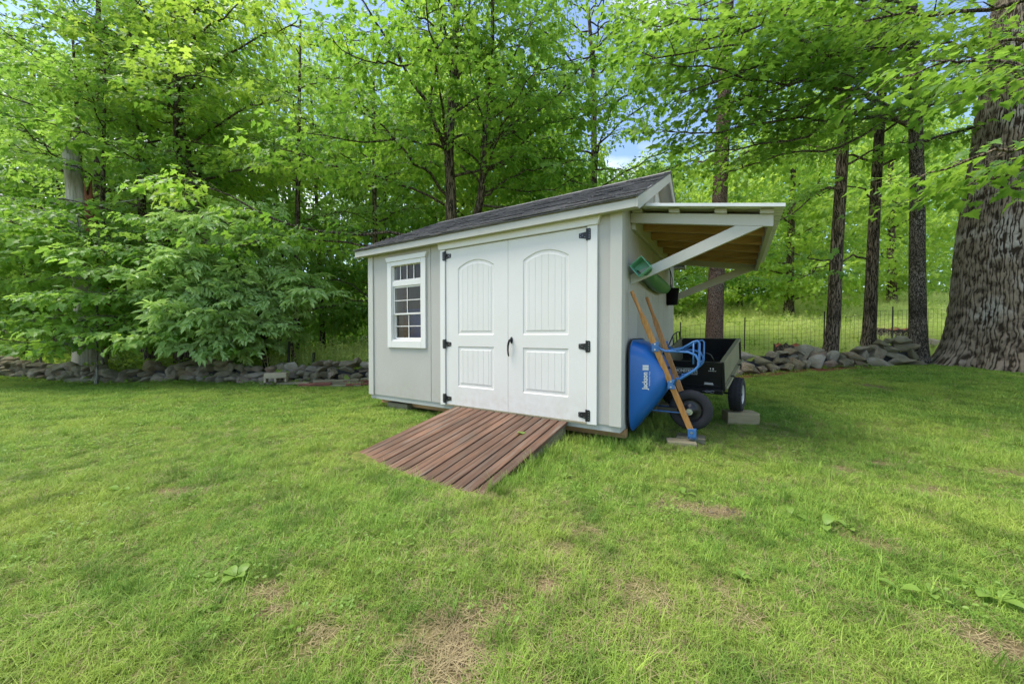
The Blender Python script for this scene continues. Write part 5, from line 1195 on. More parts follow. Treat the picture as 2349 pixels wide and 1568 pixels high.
def catmull(pts, n):
    pts = [np.asarray(p, float) for p in pts]
    if len(pts) < 3: return [pts[0]*(1-t)+pts[-1]*t for t in np.linspace(0, 1, n)]
    P_ = [2*pts[0]-pts[1]]+pts+[2*pts[-1]-pts[-2]]; out = []; m = len(pts)-1
    for s_ in np.linspace(0, m-1e-6, n):
        i = int(s_); t = s_-i; a, b, c, d = P_[i:i+4]
        out.append(.5*((2*b)+(-a+c)*t+(2*a-5*b+4*c-d)*t*t+(-a+3*b-3*c+d)*t**3))
    return out
class Tree:
    def __init__(s, label, x, y, species, bark, seed, cat="tree", group=None, name="maple_tree", z=None):
        s.r = random.Random(seed); s.base = np.array([x, y, gz(x, y) if z is None else z]); s.sp = species; s.bark = M[bark]
        s.root = empty(name, tuple(s.base), label=label, cat=cat, group=group); s.pts = []; s.rot = []; s.scl = []; s.stems = []; s.twig = MB()
    def stem(s, pts, r0, r1, flare=0.35, name="trunk", n=14, sides=14, wob=0.03):
        c = catmull(pts, n); s.stems.append((c, r0, r1)); m = MB(); v = []
        for i, p in enumerate(c):
            t = i/(n-1); rr = r0+(r1-r0)*t; h = (p[2]-s.base[2])
            d = c[min(i+1, n-1)]-c[max(i-1, 0)]; d /= np.linalg.norm(d); a = np.cross(d, [0.1, 1, 0]); a /= np.linalg.norm(a); b = np.cross(d, a)
            for k in range(sides):
                th = 2*math.pi*k/sides; q = rr*(1+flare*math.exp(-max(h, 0)/(r0*2.2))*(1+.35*math.sin(th*5+s.base[0]))+wob*math.sin(th*3+i*.9)+wob*.7*math.sin(th*7+i*1.7))
                v.append(p-s.base+(a*math.cos(th)+b*math.sin(th))*q)
        m.add(v, [(i*sides+k, i*sides+(k+1) % sides, (i+1)*sides+(k+1) % sides, (i+1)*sides+k) for i in range(n-1) for k in range(sides)]+[tuple(range((n-1)*sides, n*sides))])
        m.build(name, s.bark, s.root, smooth=True); return c
    def limb(s, pts, r0, r1=0.008, leaf_from=0.3, twig_len=0.8, step=0.28, n=12, spray_step=0.2, wide=1.0, name="limb", jag=0.03, dens=1.0):
        r = s.r; c = catmull(pts, n); c = [c[0]]+[p+np.array([r.gauss(0, jag), r.gauss(0, jag), r.gauss(0, jag)]) for p in c[1:]]
        m = MB(); m.tube([tuple(p-s.base) for p in c], [r0+(r1-r0)*(i/(n-1))**0.8 for i in range(n)], 7, cap=False); m.build(name, s.bark, s.root, smooth=True)
        seg = [np.linalg.norm(c[i+1]-c[i]) for i in range(n-1)]; L = sum(seg); cum = np.concatenate([[0], np.cumsum(seg)])
        q = L*leaf_from; side = 1
        while q <= L+1e-6:
            i = min(n-2, int(np.searchsorted(cum, q)-1)); i = max(i, 0); t = (q-cum[i])/seg[i]; p = c[i]*(1-t)+c[i+1]*t; d = c[i+1]-c[i]; d /= np.linalg.norm(d)
            az = math.atan2(d[1], d[0]); last = q > L-step
            a = az+side*r.uniform(.5, 1.15) if not last else az+r.uniform(-.2, .2); side = -side
            tl = twig_len*r.uniform(.55, 1.2)*wide*(1-0.35*q/L); el = r.uniform(-.18, .28)
            e = p+np.array([math.cos(a)*math.cos(el), math.sin(a)*math.cos(el), math.sin(el)])*tl; mid = (p+e)/2+np.array([0, 0, .06*tl]); e[2] -= .08*tl
            s.twig.tube([tuple(p-s.base), tuple(mid-s.base), tuple(e-s.base)], [min(.012, r0*.5), .006, .002], 3, cap=False)
            k = max(2, int(tl/spray_step*dens)); 
            for j in range(k):
                w = (j+.6)/k; pp = (p*(1-w)+e*w)+np.array([0, 0, .05*tl*math.sin(math.pi*w)]); sd = 1 if j % 2 else -1; aa = a+sd*r.uniform(.2, 1.1) if j < k-1 else a
                s.pts.append(pp); s.rot.append((r.uniform(-.25, .25), r.uniform(-.15, .45), aa)); s.scl.append(r.uniform(.65, 1.35))
            q += step*r.uniform(.7, 1.3)
    def blob(s, c, rad, n, flat=.5, sc=(.8, 1.3), wild=0):
        r = s.r
        for _ in range(n):
            d = np.array([r.gauss(0, 1), r.gauss(0, 1), r.gauss(0, 1)]); d /= np.linalg.norm(d); q = r.random()**.4
            p = np.asarray(c)+d*np.array([rad, rad, rad*flat])*q; s.pts.append(p); s.rot.append((r.uniform(-.5-.3*wild, .5+.3*wild), r.uniform(-.3-.3*wild, .6), math.atan2(d[1], d[0])+r.uniform(-.7-1.5*wild, .7+1.5*wild))); s.scl.append(r.uniform(*sc))
    def auto(s, stem, n, h0, h1, L, r0=.05, rise=.25, az=None, **kw):
        """n limbs off a stem between heights (fractions) h0..h1"""
        r = s.r; c, ra, rb = s.stems[stem]
        for k in range(n):
            t = h0+(h1-h0)*(k+r.uniform(.1, .9))/n; f = t*(len(c)-1); i = min(int(f), len(c)-2); p = c[i]*(1-(f-i))+c[i+1]*(f-i)
            a = (k*2.4+r.uniform(-.5, .5)) if az is None else r.uniform(*az); ln = L*r.uniform(.7, 1.15)*(1.1-.55*t); el = rise*r.uniform(.4, 1.6)
            d = np.array([math.cos(a), math.sin(a), 0]); e1 = p+d*ln*.5+np.array([0, 0, ln*.5*el*1.4]); e2 = p+d*ln+np.array([0, 0, ln*el*1.2-.1*ln])
            s.limb([p, e1, e2], r0*(1.1-.6*t), **kw)
    def done(s):
        if s.twig.v: s.twig.build("twig", s.bark, s.root)['kind'] = 'stuff'
        if s.pts:
            n = len(s.pts); V = np.array(s.pts)-s.base
            scatter("crown", V, np.array(s.rot), s.scl, [s.r.randrange(len(SP[s.sp])) for _ in range(n)], SP[s.sp], s.root, kind='stuff')
        Tree.total += len(s.pts); return s
Tree.total = 0
def at_h(xv, Y, z): return np.array([(xv-1174.5)/FV*Y, Y, z])

# --- the two-stemmed maple right behind the shed
T = Tree("two-stemmed young maple behind the shed roof, its long low limbs reaching left", -1.45, 9.5, 'maple', 'bark_maple', 1)
s0 = [np.array([-1.62, 9.5, -0.1]), P(1036, 560, 9.5), P(1033, 430, 9.5), P(1030, 330, 9.45), P(1040, 200, 9.4), P(1046, 60, 9.3), P(1050, -120, 9.3), P(1050, -300, 9.3)]
s1 = [np.array([-0.95, 9.6, -0.1]), P(1085, 560, 9.6), P(1100, 470, 9.6), P(1108, 400, 9.6), P(1110, 330, 9.6), P(1120, 230, 9.5), P(1130, 80, 9.5), P(1128, -150, 9.5)]
T.stem(s0, .165, .05); T.stem(s1, .125, .04)
Q = lambda L_: [P(*p) for p in L_]
def LB(pts, r0, **k): T.limb(Q(pts), r0, **k)
LB([(1031, 375, 9.45), (1005, 300, 9.2), (985, 240, 9.0), (930, 165, 8.6), (880, 80, 8.2), (830, 0, 7.8), (790, -60, 7.5)], .075, leaf_from=.25, twig_len=1.0)
LB([(985, 240, 9.0), (1000, 150, 8.9), (1018, 0, 8.7), (1030, -120, 8.6)], .04, leaf_from=.2)
LB([(1033, 455, 9.5), (985, 400, 9.1), (940, 365, 8.6), (890, 300, 8.1), (840, 260, 7.6), (760, 210, 7.1)], .045, leaf_from=.25, twig_len=.9)
LB([(1030, 340, 9.5), (1000, 335, 9.0), (920, 320, 8.5), (830, 330, 8.0), (700, 300, 7.2)], .045, leaf_from=.3, twig_len=.9)
LB([(1020, 470, 9.5), (920, 420, 8.8), (830, 400, 8.1), (740, 370, 7.4), (640, 340, 6.9)], .035, leaf_from=.25, twig_len=.9)
LB([(1050, 552, 9.5), (1000, 560, 9.0), (930, 535, 8.6), (850, 535, 8.2), (700, 520, 7.4), (600, 490, 7.0), (500, 440, 6.7), (410, 400, 6.5)], .055, leaf_from=.42, twig_len=.75, dens=.9)
LB([(900, 545, 8.4), (830, 560, 8.0), (740, 550, 7.6), (640, 545, 7.2), (520, 560, 6.9)], .03, leaf_from=.35, twig_len=.6, dens=.8)
LB([(960, 150, 8.8), (900, 145, 8.3), (850, 140, 7.8), (760, 100, 7.2)], .03, leaf_from=.3)
LB([(1110, 400, 9.6), (1180, 350, 9.4), (1240, 290, 9.2), (1330, 270, 8.9), (1400, 230, 8.8)], .045, leaf_from=.3)
LB([(1115, 330, 9.6), (1200, 280, 9.4), (1290, 210, 9.1), (1360, 120, 8.9), (1400, 60, 8.7)], .045, leaf_from=.3)
LB([(1095, 470, 9.6), (1180, 475, 9.5), (1280, 500, 9.4), (1380, 470, 9.2)], .035, leaf_from=.3)
LB([(1098, 440, 9.6), (1160, 430, 9.5), (1250, 440, 9.3), (1340, 400, 9.1)], .035, leaf_from=.3)
LB([(1118, 250, 9.5), (1160, 180, 9.3), (1200, 90, 9.1), (1240, 0, 9.0)], .045, leaf_from=.2)
LB([(1040, 200, 9.4), (1070, 130, 9.2), (1090, 50, 9.0), (1120, -60, 8.8)], .045, leaf_from=.2)
LB([(1045, 100, 9.4), (980, 50, 8.8), (900, -20, 8.2)], .04, leaf_from=.2)
T.auto(0, 20, .3, 1, 3.8, .045, .35, leaf_from=.2, twig_len=.95, dens=1.2); T.auto(1, 18, .3, 1, 3.4, .04, .35, leaf_from=.2, twig_len=.95, dens=1.2)
T.done()
# --- maple limbs, leaves coloured as if sunlit, hanging into the upper left (tree behind the wall)
T = Tree("bright yellow-green maple leaning over the lawn left of the shed", -8.2, 10.6, 'yellow', 'bark_maple', 2)
T.stem([at_h(540, 10.6, -.1), P(470, 500, 10.8), P(415, 300, 11), P(412, 100, 11), P(420, -150, 11)], .17, .05)
LB([(415, 340, 11), (480, 300, 10), (560, 250, 9), (640, 220, 8)], .05, leaf_from=.3)
LB([(413, 250, 11), (460, 180, 10), (560, 100, 8.8), (680, 60, 7.6)], .05, leaf_from=.3)
LB([(412, 180, 11), (430, 110, 9.6), (470, 60, 8.4), (560, 0, 7.2)], .05, leaf_from=.3)
LB([(412, 60, 11), (500, -10, 9.5), (640, -60, 7.8)], .05, leaf_from=.2)
LB([(414, 300, 11), (390, 240, 9.6), (400, 180, 8.4), (470, 170, 7.2)], .045, leaf_from=.3)
LB([(418, 400, 10.9), (440, 430, 9.4), (430, 450, 8.4), (430, 470, 7.6)], .045, leaf_from=.35)
LB([(430, 430, 10.9), (520, 400, 9.6), (600, 380, 8.6), (680, 390, 7.6)], .045, leaf_from=.35)
T.auto(0, 18, .3, 1, 3.8, .05, .25, leaf_from=.2, twig_len=.95, dens=1.2); T.done()
# --- woods on the left: individual trees
def woods_tree(label, x, y, h, r0, sp, seed, lean=(0, 0), n=16, L=3.0, h0=.2, bark='bark_maple', group="maples in the left woods", name="maple_tree", **kw):
    T = Tree(label, x, y, sp, bark, seed, group=group, name=name); b = T.base
    T.stem([b+np.array([0, 0, -.15]), b+np.array([lean[0]*.3, lean[1]*.3, h*.35]), b+np.array([lean[0]*.7, lean[1]*.7, h*.7]), b+np.array([lean[0], lean[1], h])], r0, r0*.25)
    T.auto(0, n, h0, 1, L, r0*.32, .22, leaf_from=.2, twig_len=.85, **kw); return T.done()
LT = [("slim dark-leaved maple at the far left edge behind the stone wall", -12.4, 10.6, 9.5, .10, 'dark', 11, 14, 3.2), ("dark maple with drooping sprays left of the dead snag", -11.2, 9.8, 8.5, .08, 'dark', 12, 15, 2.6),
      ("tall dark maple standing right behind the dead snag", -10.2, 11.4, 12, .15, 'dark', 13, 18, 3.6), ("mid-green maple between the dead snag and the bushy tree", -8.9, 9.6, 10, .09, 'maple', 14, 20, 2.9),
      ("tall maple whose crown fills the upper left corner", -13.5, 11.8, 13, .17, 'dark', 15, 21, 4.4), ("mid-green maple above the left wall, crown over the lawn's far corner", -10.9, 10.9, 12.5, .13, 'maple', 16, 20, 3.8),
      ("slender maple behind the bushy compound-leaved tree", -6.6, 11.0, 10.5, .10, 'dark', 17, 18, 3.0), ("narrow maple behind the lumber pile, trunk in shade", -4.6, 12.2, 11, .11, 'maple', 18, 18, 3.2)]
for lb, x, y, h, r0, sp, sd, n, L in LT: woods_tree(lb, x, y, h, r0, sp, sd, (rnd.uniform(-.4, .4), rnd.uniform(-.4, .2)), n, L, .14)
# low saplings leaning out over the left wall
def sapling(label, x, y, h, n, L, sp, seed, bark='bark_grey', lean=(0, -.5)):
    T = Tree(label, x, y, sp, bark, seed, cat="sapling", group="saplings over the left wall", name="maple_sapling"); b = T.base
    T.stem([b+np.array([0, 0, -.1]), b+np.array([lean[0]*.4+.04, lean[1]*.3, h*.4]), b+np.array([lean[0], lean[1], h])], .028, .008, n=10, sides=8)
    T.auto(0, n, .3, 1, L, .014, .12, leaf_from=.15, twig_len=.55, step=.2, az=(-3.0, 0.2)); T.done()
sapling("forked sapling with pale peeling stem rooted in front of the left wall", -8.95, 7.75, 3.4, 9, 1.3, 'dark', 31, lean=(-.35, .4))
sapling("leafy maple sapling over the wall at the extreme left", -11.6, 8.9, 3.6, 12, 1.8, 'dark', 32)
sapling("leafy maple sapling in front of the snag's base", -9.9, 8.75, 3.8, 13, 1.7, 'maple', 33)
sapling("maple sapling just right of the snag, drooping behind the wall", -8.0, 8.7, 3.6, 13, 1.6, 'dark', 34)
sapling("thin maple sapling behind the wall's boulders, left of the bushy tree", -7.0, 8.8, 2.6, 9, 1.2, 'maple', 35)
# bushy tree with compound leaves leaning over the wall
T = Tree("bushy tree with long pale compound leaves drooping over the left stone wall", -5.9, 8.7, 'ash', 'bark_maple', 41, name="ash_tree"); b = T.base
T.stem([b+np.array([0, 0, -.1]), b+np.array([-.1, -.1, 1.5]), b+np.array([-.3, -.3, 3.3])], .075, .03); T.stem([b+np.array([.7, .1, -.1]), b+np.array([.5, 0, 1.2]), b+np.array([.5, -.2, 3.2])], .06, .02)
LB([(585, 700, 8.6), (520, 690, 8.0), (450, 700, 7.5), (390, 760, 7.2)], .03, leaf_from=.25, twig_len=.45, step=.45, dens=.8, jag=.07)
LB([(590, 650, 8.5), (520, 600, 8.0), (450, 590, 7.5), (400, 620, 7.2)], .03, leaf_from=.25, twig_len=.45, step=.45, dens=.8, jag=.07)
LB([(590, 740, 8.6), (530, 720, 8.0), (470, 740, 7.7), (420, 770, 7.5)], .03, leaf_from=.3, twig_len=.45, step=.45, dens=.8, jag=.07)
LB([(600, 600, 8.5), (560, 540, 8.0), (500, 500, 7.6), (420, 500, 7.2)], .03, leaf_from=.25, twig_len=.45, step=.45, dens=.8, jag=.07)
LB([(610, 680, 8.6), (660, 640, 8.2), (700, 650, 7.9), (735, 690, 7.8)], .03, leaf_from=.25, twig_len=.45, step=.45, dens=.8, jag=.07)
LB([(620, 740, 8.6), (590, 760, 8.1), (560, 770, 7.8)], .025, leaf_from=.2, twig_len=.45, step=.45, dens=.8, jag=.07)
LB([(600, 640, 8.6), (560, 670, 8.0), (540, 700, 7.7)], .025, leaf_from=.2, twig_len=.45, step=.45, dens=.8, jag=.07)
for (bx_, by_, bY, br_, bn_) in [(430, 600, 7.6, .42, 30), (500, 560, 7.8, .38, 24), (570, 530, 8.0, .36, 20), (640, 570, 8.2, .42, 22), (690, 640, 8.3, .36, 16), (480, 660, 7.6, .45, 36), (570, 640, 7.8, .5, 40), (650, 680, 8.0, .5, 38),
        (430, 720, 7.5, .38, 28), (520, 730, 7.6, .45, 36), (600, 740, 7.8, .45, 36), (440, 775, 7.6, .3, 20), (530, 785, 7.8, .3, 20), (600, 790, 8.1, .26, 12), (470, 500, 8.0, .3, 14), (600, 480, 8.3, .3, 12), (380, 660, 7.6, .35, 22)]:
    T.blob(P(bx_, by_, bY), br_*1.15, int(bn_*.72), .62, (.7, 1.25), 1)
T.auto(0, 7, .3, 1, 1.5, .022, .3, leaf_from=.5, twig_len=.5, step=.3); T.done()

# dead snag with peeled bark
def snag():
    Y = 9.4; bx_, by_ = -10.45, 9.4
    s_ = empty("dead_snag", (bx_, by_, gz(bx_, by_)), label="dead bare tree trunk with grey peeled bark and a rotten red split, left woods", cat="tree"); b = np.array([bx_, by_, gz(bx_, by_)])
    def col(pts, rads, mt, name, ph=0.0, ar=1.0):
        c = catmull([np.asarray(p) for p in pts], 26); m = MB(); n = 22; v = []
        for i, p in enumerate(c):
            t = i/25; rr = np.interp(t, np.linspace(0, 1, len(rads)), rads)
            for k in range(n):
                a = 2*math.pi*k/n; q = rr*(1+.08*math.sin(a*4+ph)+.05*math.sin(a*9+i*.15)+.03*math.sin(i*1.3+a*2)); v.append((p[0]+q*math.cos(a)-b[0], p[1]+q*math.sin(a)*ar-b[1], p[2]-b[2]+(.25*math.sin(a*3+1)+.12*math.sin(a*7) if i == 25 else 0)))
        m.add(v, [(i*n+k, i*n+(k+1) % n, (i+1)*n+(k+1) % n, (i+1)*n+k) for i in range(25) for k in range(n)]+[tuple(range(25*n, 26*n))]); m.build(name, M[mt], s_, smooth=True)
    col([P(207, 860, Y)-np.array([0, 0, .3]), P(205, 720, Y), P(195, 600, Y), P(178, 480, Y), P(160, 335, Y)], [.34, .27, .24, .20, .17, .13], 'deadwood', "trunk")
    col([P(214, 800, Y)+np.array([.05, .1, 0]), P(216, 640, Y)+np.array([.05, .1, 0]), P(206, 520, Y)+np.array([0, .05, 0]), P(203, 440, Y)], [.2, .19, .13, .07], 'redrot', "rotten_strip", 1.3)
    for pts in ([(168, 520, 9.4), (130, 500, 9.2), (95, 480, 9.0), (80, 500, 8.9)], [(170, 470, 9.4), (140, 455, 9.1), (110, 490, 9.0)], [(185, 485, 9.4), (240, 470, 9.2), (330, 455, 9.0)]):
        m = MB(); c = catmull(Q(pts), 8); m.tube([tuple(p-b) for p in c], [.035-.028*i/7 for i in range(8)], 6); m.build("branch_stub", M['deadwood'], s_, smooth=True)
snag()

# --- right side: the row of trunks behind the wall
T = Tree("straight furrowed brown maple trunk nearest the lean-to, in the row behind the right wall", *at_h(1903, 9.3, 0)[:2], 'maple', 'bark_maple', 51, group="trunks behind the right wall")
T.stem([P(1900, 830, 9.3), P(1912, 740, 9.3), P(1918, 600, 9.3), P(1930, 400, 9.3), P(1940, 200, 9.3), P(1945, 0, 9.3), P(1950, -200, 9.3)], .155, .09, wob=.015); T.auto(0, 14, .5, 1, 3.2, .045, .3, leaf_from=.25)
LB([(1932, 430, 9.3), (1870, 440, 9.0), (1800, 480, 8.6), (1740, 490, 8.4)], .035, leaf_from=.5, dens=.5)
LB([(1932, 440, 9.3), (1890, 430, 9.0), (1800, 500, 8.7), (1700, 520, 8.4)], .03, leaf_from=.7, dens=.4); T.done()
T = Tree("thin grey-brown maple trunk in the middle of the row, one limb crossing to the left", *at_h(1994, 9.9, 0)[:2], 'maple', 'bark_maple', 52, group="trunks behind the right wall")
T.stem([P(1990, 820, 9.9), P(1997, 700, 9.9), P(2003, 560, 9.9), P(2010, 420, 9.9), P(2020, 250, 9.9), P(2030, 60, 9.9), P(2035, -200, 9.9)], .15, .08, wob=.015); T.auto(0, 12, .5, 1, 3.2, .045, .3, leaf_from=.25)
LB([(2003, 596, 9.9), (1960, 592, 9.7), (1900, 598, 9.4), (1850, 590, 9.2), (1790, 568, 8.9)], .032, leaf_from=.75, dens=.4, jag=.05)
LB([(1930, 598, 9.5), (1880, 612, 9.3), (1830, 640, 9.1)], .018, leaf_from=.7, dens=.4)
LB([(2010, 470, 9.9), (1985, 440, 9.6), (1930, 425, 9.4), (1880, 450, 9.1)], .028, leaf_from=.7, dens=.5); T.done()
T = Tree("speckled dark trunk beside the huge oak, thick limb rising to the left", *at_h(2108, 8.8, 0)[:2], 'near', 'bark_oak', 53, group="trunks behind the right wall")
T.stem([P(2106, 850, 8.8), P(2105, 740, 8.8), P(2104, 600, 8.8), P(2105, 450, 8.8), P(2100, 300, 8.8), P(2098, 150, 8.8), P(2090, 0, 8.8), P(2085, -200, 8.8)], .165, .09, wob=.02)
LB([(2096, 295, 8.8), (2050, 262, 8.2), (1995, 232, 7.6), (1960, 205, 7.0), (1915, 165, 6.4), (1880, 120, 5.9)], .06, leaf_from=.25, twig_len=.9, jag=.05)
LB([(1960, 205, 7.0), (1880, 185, 6.6), (1780, 190, 6.2), (1650, 160, 5.8), (1560, 150, 5.5)], .032, leaf_from=.2, twig_len=.8)
LB([(2000, 235, 7.6), (1900, 290, 7.2), (1800, 320, 6.9), (1680, 340, 6.6), (1600, 350, 6.4)], .03, leaf_from=.25, twig_len=.8)
LB([(2100, 280, 8.8), (2140, 240, 8.2), (2200, 225, 7.4), (2260, 210, 6.6)], .04, leaf_from=.3)
LB([(2100, 100, 8.8), (2000, 60, 7.9), (1880, 30, 7.0), (1740, 60, 6.2), (1600, 90, 5.6)], .05, leaf_from=.25)
LB([(2098, 200, 8.8), (2000, 140, 7.6), (1860, 100, 6.6), (1700, 110, 5.7), (1500, 130, 5.2)], .045, leaf_from=.3)
LB([(2100, 60, 8.8), (2080, 20, 7.6), (2000, 0, 6.4), (1900, 0, 5.6)], .045, leaf_from=.3)
for q_ in ([(2090, 120, 8.8), (1950, 120, 7.4), (1780, 200, 6.4), (1620, 260, 5.9)], [(2098, 230, 8.8), (1960, 280, 7.6), (1800, 270, 6.8), (1640, 300, 6.2), (1520, 300, 5.9)], [(2090, 60, 8.8), (1900, 130, 7.2), (1720, 160, 6.2), (1560, 220, 5.7)],
           [(2090, 20, 8.8), (1850, 20, 7.0), (1650, 40, 6.0), (1480, 60, 5.6)], [(2098, 180, 8.8), (1980, 200, 7.6), (1860, 240, 6.8), (1740, 280, 6.4)], [(2100, 140, 8.8), (2060, 100, 7.4), (2000, 130, 6.4), (1960, 180, 5.8)], [(2100, 240, 8.8), (1950, 330, 8.0), (1780, 360, 7.6), (1660, 400, 7.4)]): LB(q_, .035, leaf_from=.25, twig_len=.8, dens=1.35)
LB([(2104, 505, 8.8), (2085, 480, 8.6), (2060, 470, 8.5), (2040, 440, 8.3)], .025, leaf_from=.6, dens=.4)
T.auto(0, 10, .5, 1, 3.6, .05, .3, leaf_from=.25); T.done()
T = Tree("reddish scaly pine-like trunk rising behind the cart and lean-to roof", *at_h(1640, 9.0, 0)[:2], 'maple', 'bark_red', 54, name="pine_tree")
T.stem([P(1636, 840, 9.0), P(1640, 720, 9.0), P(1645, 600, 9.0), P(1652, 430, 9.0), P(1660, 250, 9.0), P(1668, 0, 9.0), P(1670, -200, 9.0)], .20, .13, wob=.012, flare=.2); T.auto(0, 10, .5, 1, 2.6, .04, .3, leaf_from=.3); T.done()
# --- upper middle and right canopy of a maple whose trunk stands outside the frame to the right
T = Tree("large maple rooted outside the right edge, its boughs overhanging the lawn top right", 7.4, 2.6, 'near', 'bark_maple', 61)
T.stem([np.array([7.4, 2.6, -.1]), np.array([7.3, 2.8, 3]), np.array([7.0, 3.2, 6]), np.array([6.8, 3.4, 9])], .24, .1)
LB([(2800, 250, 3.3), (2600, 300, 3.3), (2400, 330, 3.4), (2250, 360, 3.5), (2130, 400, 3.7)], .03, leaf_from=.2, twig_len=.4, step=.17, spray_step=.2, jag=.02)
LB([(2850, 330, 3.5), (2600, 330, 3.6), (2420, 380, 3.8), (2280, 410, 3.9), (2180, 440, 4.1)], .025, leaf_from=.3, twig_len=.35, step=.18, spray_step=.2, jag=.02)
LB([(2700, 100, 3.6), (2500, 160, 3.7), (2350, 150, 3.9), (2200, 130, 4.1), (2100, 160, 4.3)], .03, leaf_from=.25, twig_len=.6, step=.2)
LB([(2700, -50, 4.2), (2450, -20, 4.5), (2250, 20, 4.8), (2050, 40, 5.1), (1900, 70, 5.4)], .04, leaf_from=.3, twig_len=.8)
LB([(2500, -200, 4.6), (2200, -120, 5.0), (1950, -60, 5.3), (1750, -20, 5.6), (1580, 20, 5.9)], .045, leaf_from=.3, twig_len=.9)
LB([(2600, 60, 4.6), (2400, 90, 4.9), (2200, 100, 5.3), (2000, 110, 5.6)], .035, leaf_from=.3, twig_len=.7)
T.done()
# --- maple between: fine foliage above and right of the roof
T = Tree("maple in the meadow edge behind the shed's ridge, crown against blue sky", 2.6, 12.5, 'maple', 'bark_maple', 62)
b = T.base; T.stem([b+np.array([0, 0, -.1]), b+np.array([.2, .1, 4]), b+np.array([.2, 0, 9]), b+np.array([0, 0, 12])], .16, .05); T.auto(0, 40, .16, 1, 4.4, .05, .25, leaf_from=.2, dens=1.0); T.done()

# --- the huge oak
def oak():
    Y = 8.0; bx_, by_ = 11.4, 8.1; b = np.array([bx_, by_, gz(bx_, by_)])
    s_ = empty("oak_tree", tuple(b), label="huge old oak trunk with deeply furrowed bark at the right edge", cat="tree")
    nA, nH = 900, 340; H = 8.5
    th = np.linspace(0, 2*np.pi, nA, endpoint=False); hh = np.linspace(-.2, H, nH)
    TH, HH = np.meshgrid(th, hh); rr = np.interp(HH, [-.2, 0, .25, .6, 1.2, 2, 3.2, 5, 8.5], [1.45, 1.33, 1.20, 1.10, 1.02, .96, .91, .82, .68])
    lobes = 1+.07*np.exp(-HH/1.0)*np.sin(TH*5+.6)+.035*np.exp(-HH/.6)*np.sin(TH*11+1)+.02*np.sin(TH*3+1)
    rr = rr*lobes; cxh = .085*np.maximum(0, HH-2.5)-.02*HH; X = np.cos(TH)*rr; Y_ = np.sin(TH)*rr
    d = np.zeros_like(rr)
    for i in range(nH):
        for k in range(nA):
            q = Vector((math.cos(th[k])*1.6, math.sin(th[k])*1.6, hh[i]*.42)); w = mnoise.noise(q*1.3)*1.6+mnoise.noise(q*4.0)*1.3+mnoise.noise(q*9)*2.0+mnoise.noise(q*20)*1.4
            g = abs(math.sin(46*th[k]+w)); f2 = mnoise.noise(Vector((math.cos(th[k])*9, math.sin(th[k])*9, hh[i]*7))); f3 = mnoise.noise(Vector((math.cos(th[k])*30, math.sin(th[k])*30, hh[i]*22)))
            d[i, k] = min(1, g*1.35)*(.72+.85*f2)+.3*f3-.72
    rr = rr+d*.022; X = np.cos(TH)*rr+cxh; Y_ = np.sin(TH)*rr
    v = np.stack([X, Y_, HH], -1).reshape(-1, 3); idx = np.arange(nA*nH).reshape(nH, nA)
    f = np.stack([idx[:-1], np.roll(idx[:-1], -1, 1), np.roll(idx[1:], -1, 1), idx[1:]], -1).reshape(-1, 4)
    me = bpy.data.meshes.new("trunk"); me.from_pydata(v.tolist(), [], f.tolist()); me.shade_smooth(); me.materials.append(M['bark_furrow'])
    ca = me.attributes.new("furrow", 'FLOAT', 'POINT'); ca.data.foreach_set("value", np.clip(.75+d*1.1, 0, 1).astype(np.float32).ravel())
    link("trunk", me, s_)
oak()

# ------------------------------------------------------------------ meadow and undergrowth
def mead_tuft(i, h, nb=16):
    r = random.Random(700+i); m = MB()
    for _ in range(nb):
        a = r.uniform(0, 6.28); d = .16*math.sqrt(r.random()); yaw = r.uniform(0, 6.28); H = h*r.uniform(.5, 1.1); ln = r.uniform(.05, .4)*H; c, s__ = math.cos(yaw), math.sin(yaw); w = r.uniform(.006, .014)
        x_, y_ = d*math.cos(a), d*math.sin(a); v = []
        for k in range(3):
            t = k/3; v += [(x_+c*ln*t*t+s__*w/2, y_+s__*ln*t*t-c*w/2, H*t), (x_+c*ln*t*t-s__*w/2, y_+s__*ln*t*t+c*w/2, H*t)]
        v += [(x_+c*ln, y_+s__*ln, H)]; m.add(v, [(0, 1, 3, 2), (2, 3, 5, 4), (4, 5, 6)])
        for k in range(4):
            t = r.uniform(.3, 1); q = r.uniform(0, 6.28); s2 = r.uniform(.03, .06); px, py, pz = x_+c*ln*t*t, y_+s__*ln*t*t, H*t
            m.add([(px, py, pz), (px+s2*math.cos(q), py+s2*math.sin(q), pz+s2*.3), (px+s2*.6*math.cos(q+.6), py+s2*.6*math.sin(q+.6), pz+s2*.5)], [(0, 1, 2)])
    return proto("meadow_src_%d" % i, m.mesh("meadow", M['leaf_meadow']))
MT = [mead_tuft(i, h) for i, h in enumerate((.35, .5, .65))]
x, y = gen_xy(120000, -12, 46, 8.4, 46, lambda x, y: wall_side(x, y-.3)*(np.abs(x/y) < 1.75)*((x > 0)|((x > -6.8)&(y > 8.6)&(y < 13.5)&(x > -5.8+(y-9)*.05)))*np.clip(12/y, .15, 1)**1.3)
n = len(x); k = np.where(x < 0, 1.15, np.interp(y, [9, 12, 20, 40], [.35, .75, 1.3, 1.8]))
sc_ = rng.uniform(.7, 1.25, n)*k
scatter("meadow_grass", np.column_stack([x, y, hfun(x, y)]), np.column_stack([rng.normal(0, .1, n), rng.normal(0, .1, n), rng.uniform(0, 6.28, n)]), sc_, rng.integers(0, 3, n), MT, kind='stuff', label="tall yellow-green meadow grass and weeds behind the walls")
